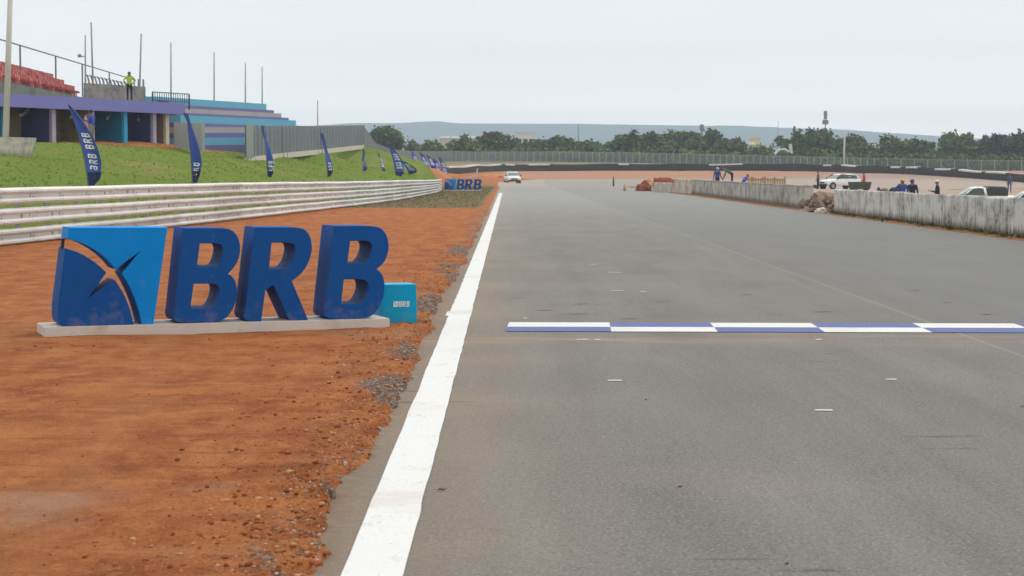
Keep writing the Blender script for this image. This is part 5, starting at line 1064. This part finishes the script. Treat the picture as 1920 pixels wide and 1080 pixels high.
dx_ = Vector((math.cos(bx.rotation_euler.z), math.sin(bx.rotation_euler.z), 0)); dy_ = Vector((-dx_.y, dx_.x, 0)); q_ = P1+dx_*lxb(246, .55)+dy_*.55
person('worker in hi-vis yellow-green jacket standing on the purple roof edge', (q_.x, q_.y, TOPZ), R(20), 'hivis', 'black', 'dark', None, 'hips', 1.72)
put('person in blue shirt and grey trousers standing before the boxes', 173, 98, R(70), 'royal', 'grey', 'dark', None, 'hold', hgt=1.78)
put('person in dark clothes with pale pink top facing the one in blue', 162, 101, R(-70), 'pink', 'black', 'tan', None, 'stand', hgt=1.62)
put('person in blue shirt and yellow cap behind the nearest wall', 1692, 88, R(-160), 'blue', 'navy', 'brown', 'yellow', 'hips', hgt=1.70)
put('person in navy shirt and purple cap next to the yellow-capped one', 1711, 88.8, R(150), 'navy', 'black', 'brown', 'purple', 'stand', hgt=1.69)
put('person in dark shirt and white cap alone behind the nearest wall', 1758, 90, R(70), 'navy', 'black', 'brown', 'white', 'hold', hgt=1.72)
put('person in red shirt and dark trousers standing right of the white car', 1620, 176, R(100), 'red', 'black', 'brown', None, 'stand')
put('person in brown clothes standing on the sand left of the white car', 1534, 190, R(60), 'brown', 'black', 'brown', None, 'stand')
put('person all in blue near the tyre barrier at the right', 1893, 172, R(180), 'denim', 'denim', 'brown', 'navy', 'stand')
put('worker in blue with white cap standing behind the grey wall', 1345, 140, R(-30), 'blue', 'navy', 'brown', 'white', 'walk', hgt=1.74, z=.12)
put('worker in teal top bending over behind the grey wall', 1373, 139, R(80), 'teal', 'navy', 'brown', 'teal', 'bend', hgt=1.75, z=.45)
put('worker in bright blue crouching beside the timber slats', 1397, 131, R(-60), 'royal', 'royal', 'brown', None, 'crouch', hgt=1.70, z=.30)
put('crouching person in grey behind the start of the nearest wall', 1641, 112, R(-80), 'grey', 'navy', 'dark', 'navy', 'crouch', hgt=1.70)
# platform of soil that the workers stand on, planks, timber slats
for lb, px, Y, w_, h_, sd in (('low sand heap under the workers behind the grey wall', 1362, 139.5, 1.5, .42, 61), ('low sand heap under the crouching blue worker', 1398, 131, .9, .30, 62), ('pale sand heap right of the timber slats', 1492, 112, 1.6, .95, 63), ('pale sand heap behind the nearest wall\'s right part', 1905, 66, 1.0, 1.02, 64)):
    p = at(px, 350, Y); mb = MB(); vs, fs = blob(w_, w_*.8, h_, sd, 3, .25); mb.add(vs, fs); o_ = mb.build('sand_heap', pm('pale_sand', (.45, .32, .21), .95, 0, .15, 1.5), None, True); o_.location = (p.x, Y, h1(p.x, Y)); tag(o_, lb, 'heap', 'heaps of sand')
sl_ = thing('timber_barrier', 'row of upright timber slats nailed to rails behind the grey wall', 'barrier', (at(1438, 340, 124).x, 124, h1(at(1438, 340, 124).x, 124)), R(35)); M_TIMB = pm('raw_timber', (.34, .22, .11), .85, 0, .25, 4)
for z in (.62, 1.22): mb = MB(); mb.box(-1.55, 1.55, .03, .08, z, z+.10); mb.build('rail', M_TIMB, sl_)
for i_ in range(16):
    x_ = -1.5+i_*.2+random.uniform(-.03, .03); mb = MB(); mb.box(x_-.055, x_+.055, -.02, .028, 0, 1.36+random.uniform(-.1, .1)); mb.build('slat', M_TIMB, sl_)
# oddments on the sand
p = at(1652, 345, 190)
for i_, (px, py, Y, sx_, cl_, lb) in enumerate(((1658, 346, 175, .45, 'brown', 'brown bundle lying on the sand behind the capped people'), (1677, 345, 178, .55, 'black', 'dark bundle lying on the sand beside the brown bundle'), (1512, 342, 205, .5, 'red', 'reddish bundle on the sand right of the timber slats'), (1527, 341, 200, .4, 'black', 'small dark bundle near the person in brown'))):
    p = at(px, py, Y); mb = MB(); vs, fs = blob(sx_, sx_*.6, .35, 70+i_, 2, .4); mb.add(vs, fs); o_ = mb.build('bundle', cloth(cl_, CL[cl_]), None, True); o_.location = (p.x, Y, h1(p.x, Y)); tag(o_, lb, 'bundle', 'bundles on the sand')

# ------------------------------------------------------------------ gravel, clods, grass tufts (uncountable)
def scatter_stones(name, n, xf, yf, smin, smax, mats, seed):
    r_ = np.random.default_rng(seed); ico = bmesh.new(); bmesh.ops.create_icosphere(ico, subdivisions=1, radius=1); iv = np.array([q_.co[:] for q_ in ico.verts]); fi = np.array([[q_.index for q_ in f_.verts] for f_ in ico.faces]); ico.free()
    ys_ = yf(r_, n); xs_ = xf(r_, ys_); sz = smin*(smax/smin)**(r_.random(n)**2.2); Vv = iv[None]*(1+r_.normal(0, .22, (n, len(iv), 1)))*sz[:, None, None]*np.stack([r_.uniform(.7, 1.3, n), r_.uniform(.7, 1.3, n), r_.uniform(.45, .9, n)], 1)[:, None]
    zg = ground_z(xs_, ys_); Vv += np.stack([xs_, ys_, zg+sz*.2], 1)[:, None]
    Ff = (fi[None]+np.arange(n)[:, None, None]*len(iv)).reshape(-1, 3); tone = np.repeat(r_.random(n), len(iv))
    return struct(np_mesh(name, Vv.reshape(-1, 3), Ff, mats, None, False, {'tone': tone}), 'stuff')
colsA, rowsA = np.array(cols), np.array(rows)
def ground_z(x_, y_):
    i = np.clip(np.searchsorted(colsA, x_)-1, 0, nc-2); j = np.clip(np.searchsorted(rowsA, y_)-1, 0, nr-2); fx = (x_-colsA[i])/(colsA[i+1]-colsA[i]); fy = (y_-rowsA[j])/(rowsA[j+1]-rowsA[j])
    return (hz[j, i]*(1-fx)+hz[j, i+1]*fx)*(1-fy)+(hz[j+1, i]*(1-fx)+hz[j+1, i+1]*fx)*fy
def tone_mat(name, a_, b_, c_=None):
    k = NT(name); t_ = k.attr('tone')['Fac']; c = k.mix(t_, a_, b_)
    if c_: c = k.mix(k.ramp(t_, .72, .8), c, c_)
    return k.out(c, .95, 0, .1)
M_GRAV = tone_mat('gravel_stone', (.10, .075, .062), (.25, .20, .17), (.38, .35, .32)); M_CLOD = tone_mat('soil_clod', (.15, .04, .014), (.36, .13, .05), (.40, .22, .12))
ylog = lambda lo, hi: (lambda r_, n: lo*(hi/lo)**r_.random(n))
def patch(r_, ys_):   # stones gather in drifts
    e_ = edge(ys_); return e_+.07-np.abs(r_.normal(0, .22, len(ys_)))*(.3+1.6*fbm(ys_*.8, ys_*0+2, 3, 77))
scatter_stones('gravel', 6500, patch, ylog(6, 40), .003, .0095, M_GRAV, 1)
scatter_stones('soil_clods', 5200, lambda r_, ys_: edge(ys_)+.05-np.abs(r_.normal(0, .40, len(ys_))), ylog(6, 45), .003, .019, M_CLOD, 2)
scatter_stones('loose_soil', 2600, lambda r_, ys_: np.clip(r_.uniform(-8, -.9, len(ys_)), -.26*ys_-.4, -.9), ylog(6, 45), .003, .013, M_CLOD, 3)
scatter_stones('track_grit', 260, lambda r_, ys_: -.5+r_.exponential(1.6, len(ys_)), ylog(7, 40), .003, .009, M_GRAV, 4)
def tufts(name, n, xf, yf, hmin, hmax, mat, seed, blades=5):
    r_ = np.random.default_rng(seed); ys_ = yf(r_, n); xs_ = xf(r_, ys_); zg = ground_z(xs_, ys_); Vv = []; T_ = []
    hh = r_.uniform(hmin, hmax, n); tn_ = r_.random(n)
    for b_ in range(blades):
        a_ = r_.uniform(0, 6.283, n); l_ = r_.uniform(.2, .9, n)*hh; w_ = .12*hh+.01; bx_ = xs_+r_.normal(0, .35, n)*hh; by_ = ys_+r_.normal(0, .35, n)*hh
        p0 = np.stack([bx_-np.sin(a_)*w_, by_+np.cos(a_)*w_, zg-.02], 1); p1 = np.stack([bx_+np.sin(a_)*w_, by_-np.cos(a_)*w_, zg-.02], 1); tp = np.stack([bx_+np.cos(a_)*l_, by_+np.sin(a_)*l_, zg+hh*r_.uniform(.6, 1, n)], 1)
        Vv.append(np.stack([p0, p1, tp], 1)); T_.append(np.repeat(np.clip(tn_+r_.normal(0, .15, n), 0, 1), 3))
    Vv = np.concatenate(Vv).reshape(-1, 3); return struct(np_mesh(name, Vv, np.arange(len(Vv)).reshape(-1, 3), mat, None, False, {'tone': np.concatenate(T_)}), 'stuff')
M_GR = tone_mat('grass_blade', (.11, .17, .018), (.165, .215, .03), (.24, .23, .07)); M_GRD = tone_mat('dry_grass_blade', (.11, .09, .035), (.26, .20, .10)); M_WEED = tone_mat('weed_leaf', (.035, .06, .018), (.11, .12, .04), (.2, .15, .08))
tufts('bank_grass', 9000, lambda r_, ys_: Xr(ys_)-.5-r_.random(len(ys_))*np.minimum(10+.06*ys_, .2*ys_), lambda r_, n: 40+r_.random(n)**1.2*145, .03, .09, M_GR, 5)
tufts('verge_grass', 5000, lambda r_, ys_: np.clip(Xr(ys_)+r_.random(len(ys_))*(-1.4-Xr(ys_)), -8, -1.3), lambda r_, n: 85+r_.random(n)*110, .02, .06, M_GRD, 6)
tufts('wall_weeds', 800, lambda r_, ys_: 12.12-np.abs(r_.normal(0, .16, len(ys_))), lambda r_, n: np.clip(36+(fbm(r_.random(n)*9, r_.random(n)*3, 2, 3)*0+r_.random(n)**2.6)*44, 36, 81), .03, .14, M_WEED, 7)
# fallen leaves on the asphalt
for i_, (px, py, lb) in enumerate(((828, 921, 'curled dark leaf on the asphalt just right of the white line'), (1275, 916, 'small dark leaf on the asphalt in the foreground middle'), (1475, 1062, 'tiny dark crumb near the lower edge of the asphalt'), (1917, 765, 'dark crumb on the asphalt at the right edge'), (1211, 752, 'tiny dark speck below the left paint dash'))):
    p = gp(px, py); w_ = (.026, .012, .009, .01, .008)[i_]; mb = MB(); g_ = [(-w_, 0, .004), (-w_*.3, w_*.45, .012), (w_*.5, w_*.35, .008), (w_, 0, .014), (w_*.4, -w_*.4, .006), (-w_*.4, -w_*.35, .010)]; mb.add(g_+[(x_, y_, z_+.003) for x_, y_, z_ in g_], [(0, 1, 2, 3, 4, 5), (11, 10, 9, 8, 7, 6)]+[(j, (j+1) % 6, (j+1) % 6+6, j+6) for j in range(6)])
    o_ = mb.build('dry_leaf', pm('dry_leaf_brown', (.05, .035, .025), .9)); o_.location = (p.x, p.y, 0); tag(o_, lb, 'leaf', 'bits of litter on the asphalt')
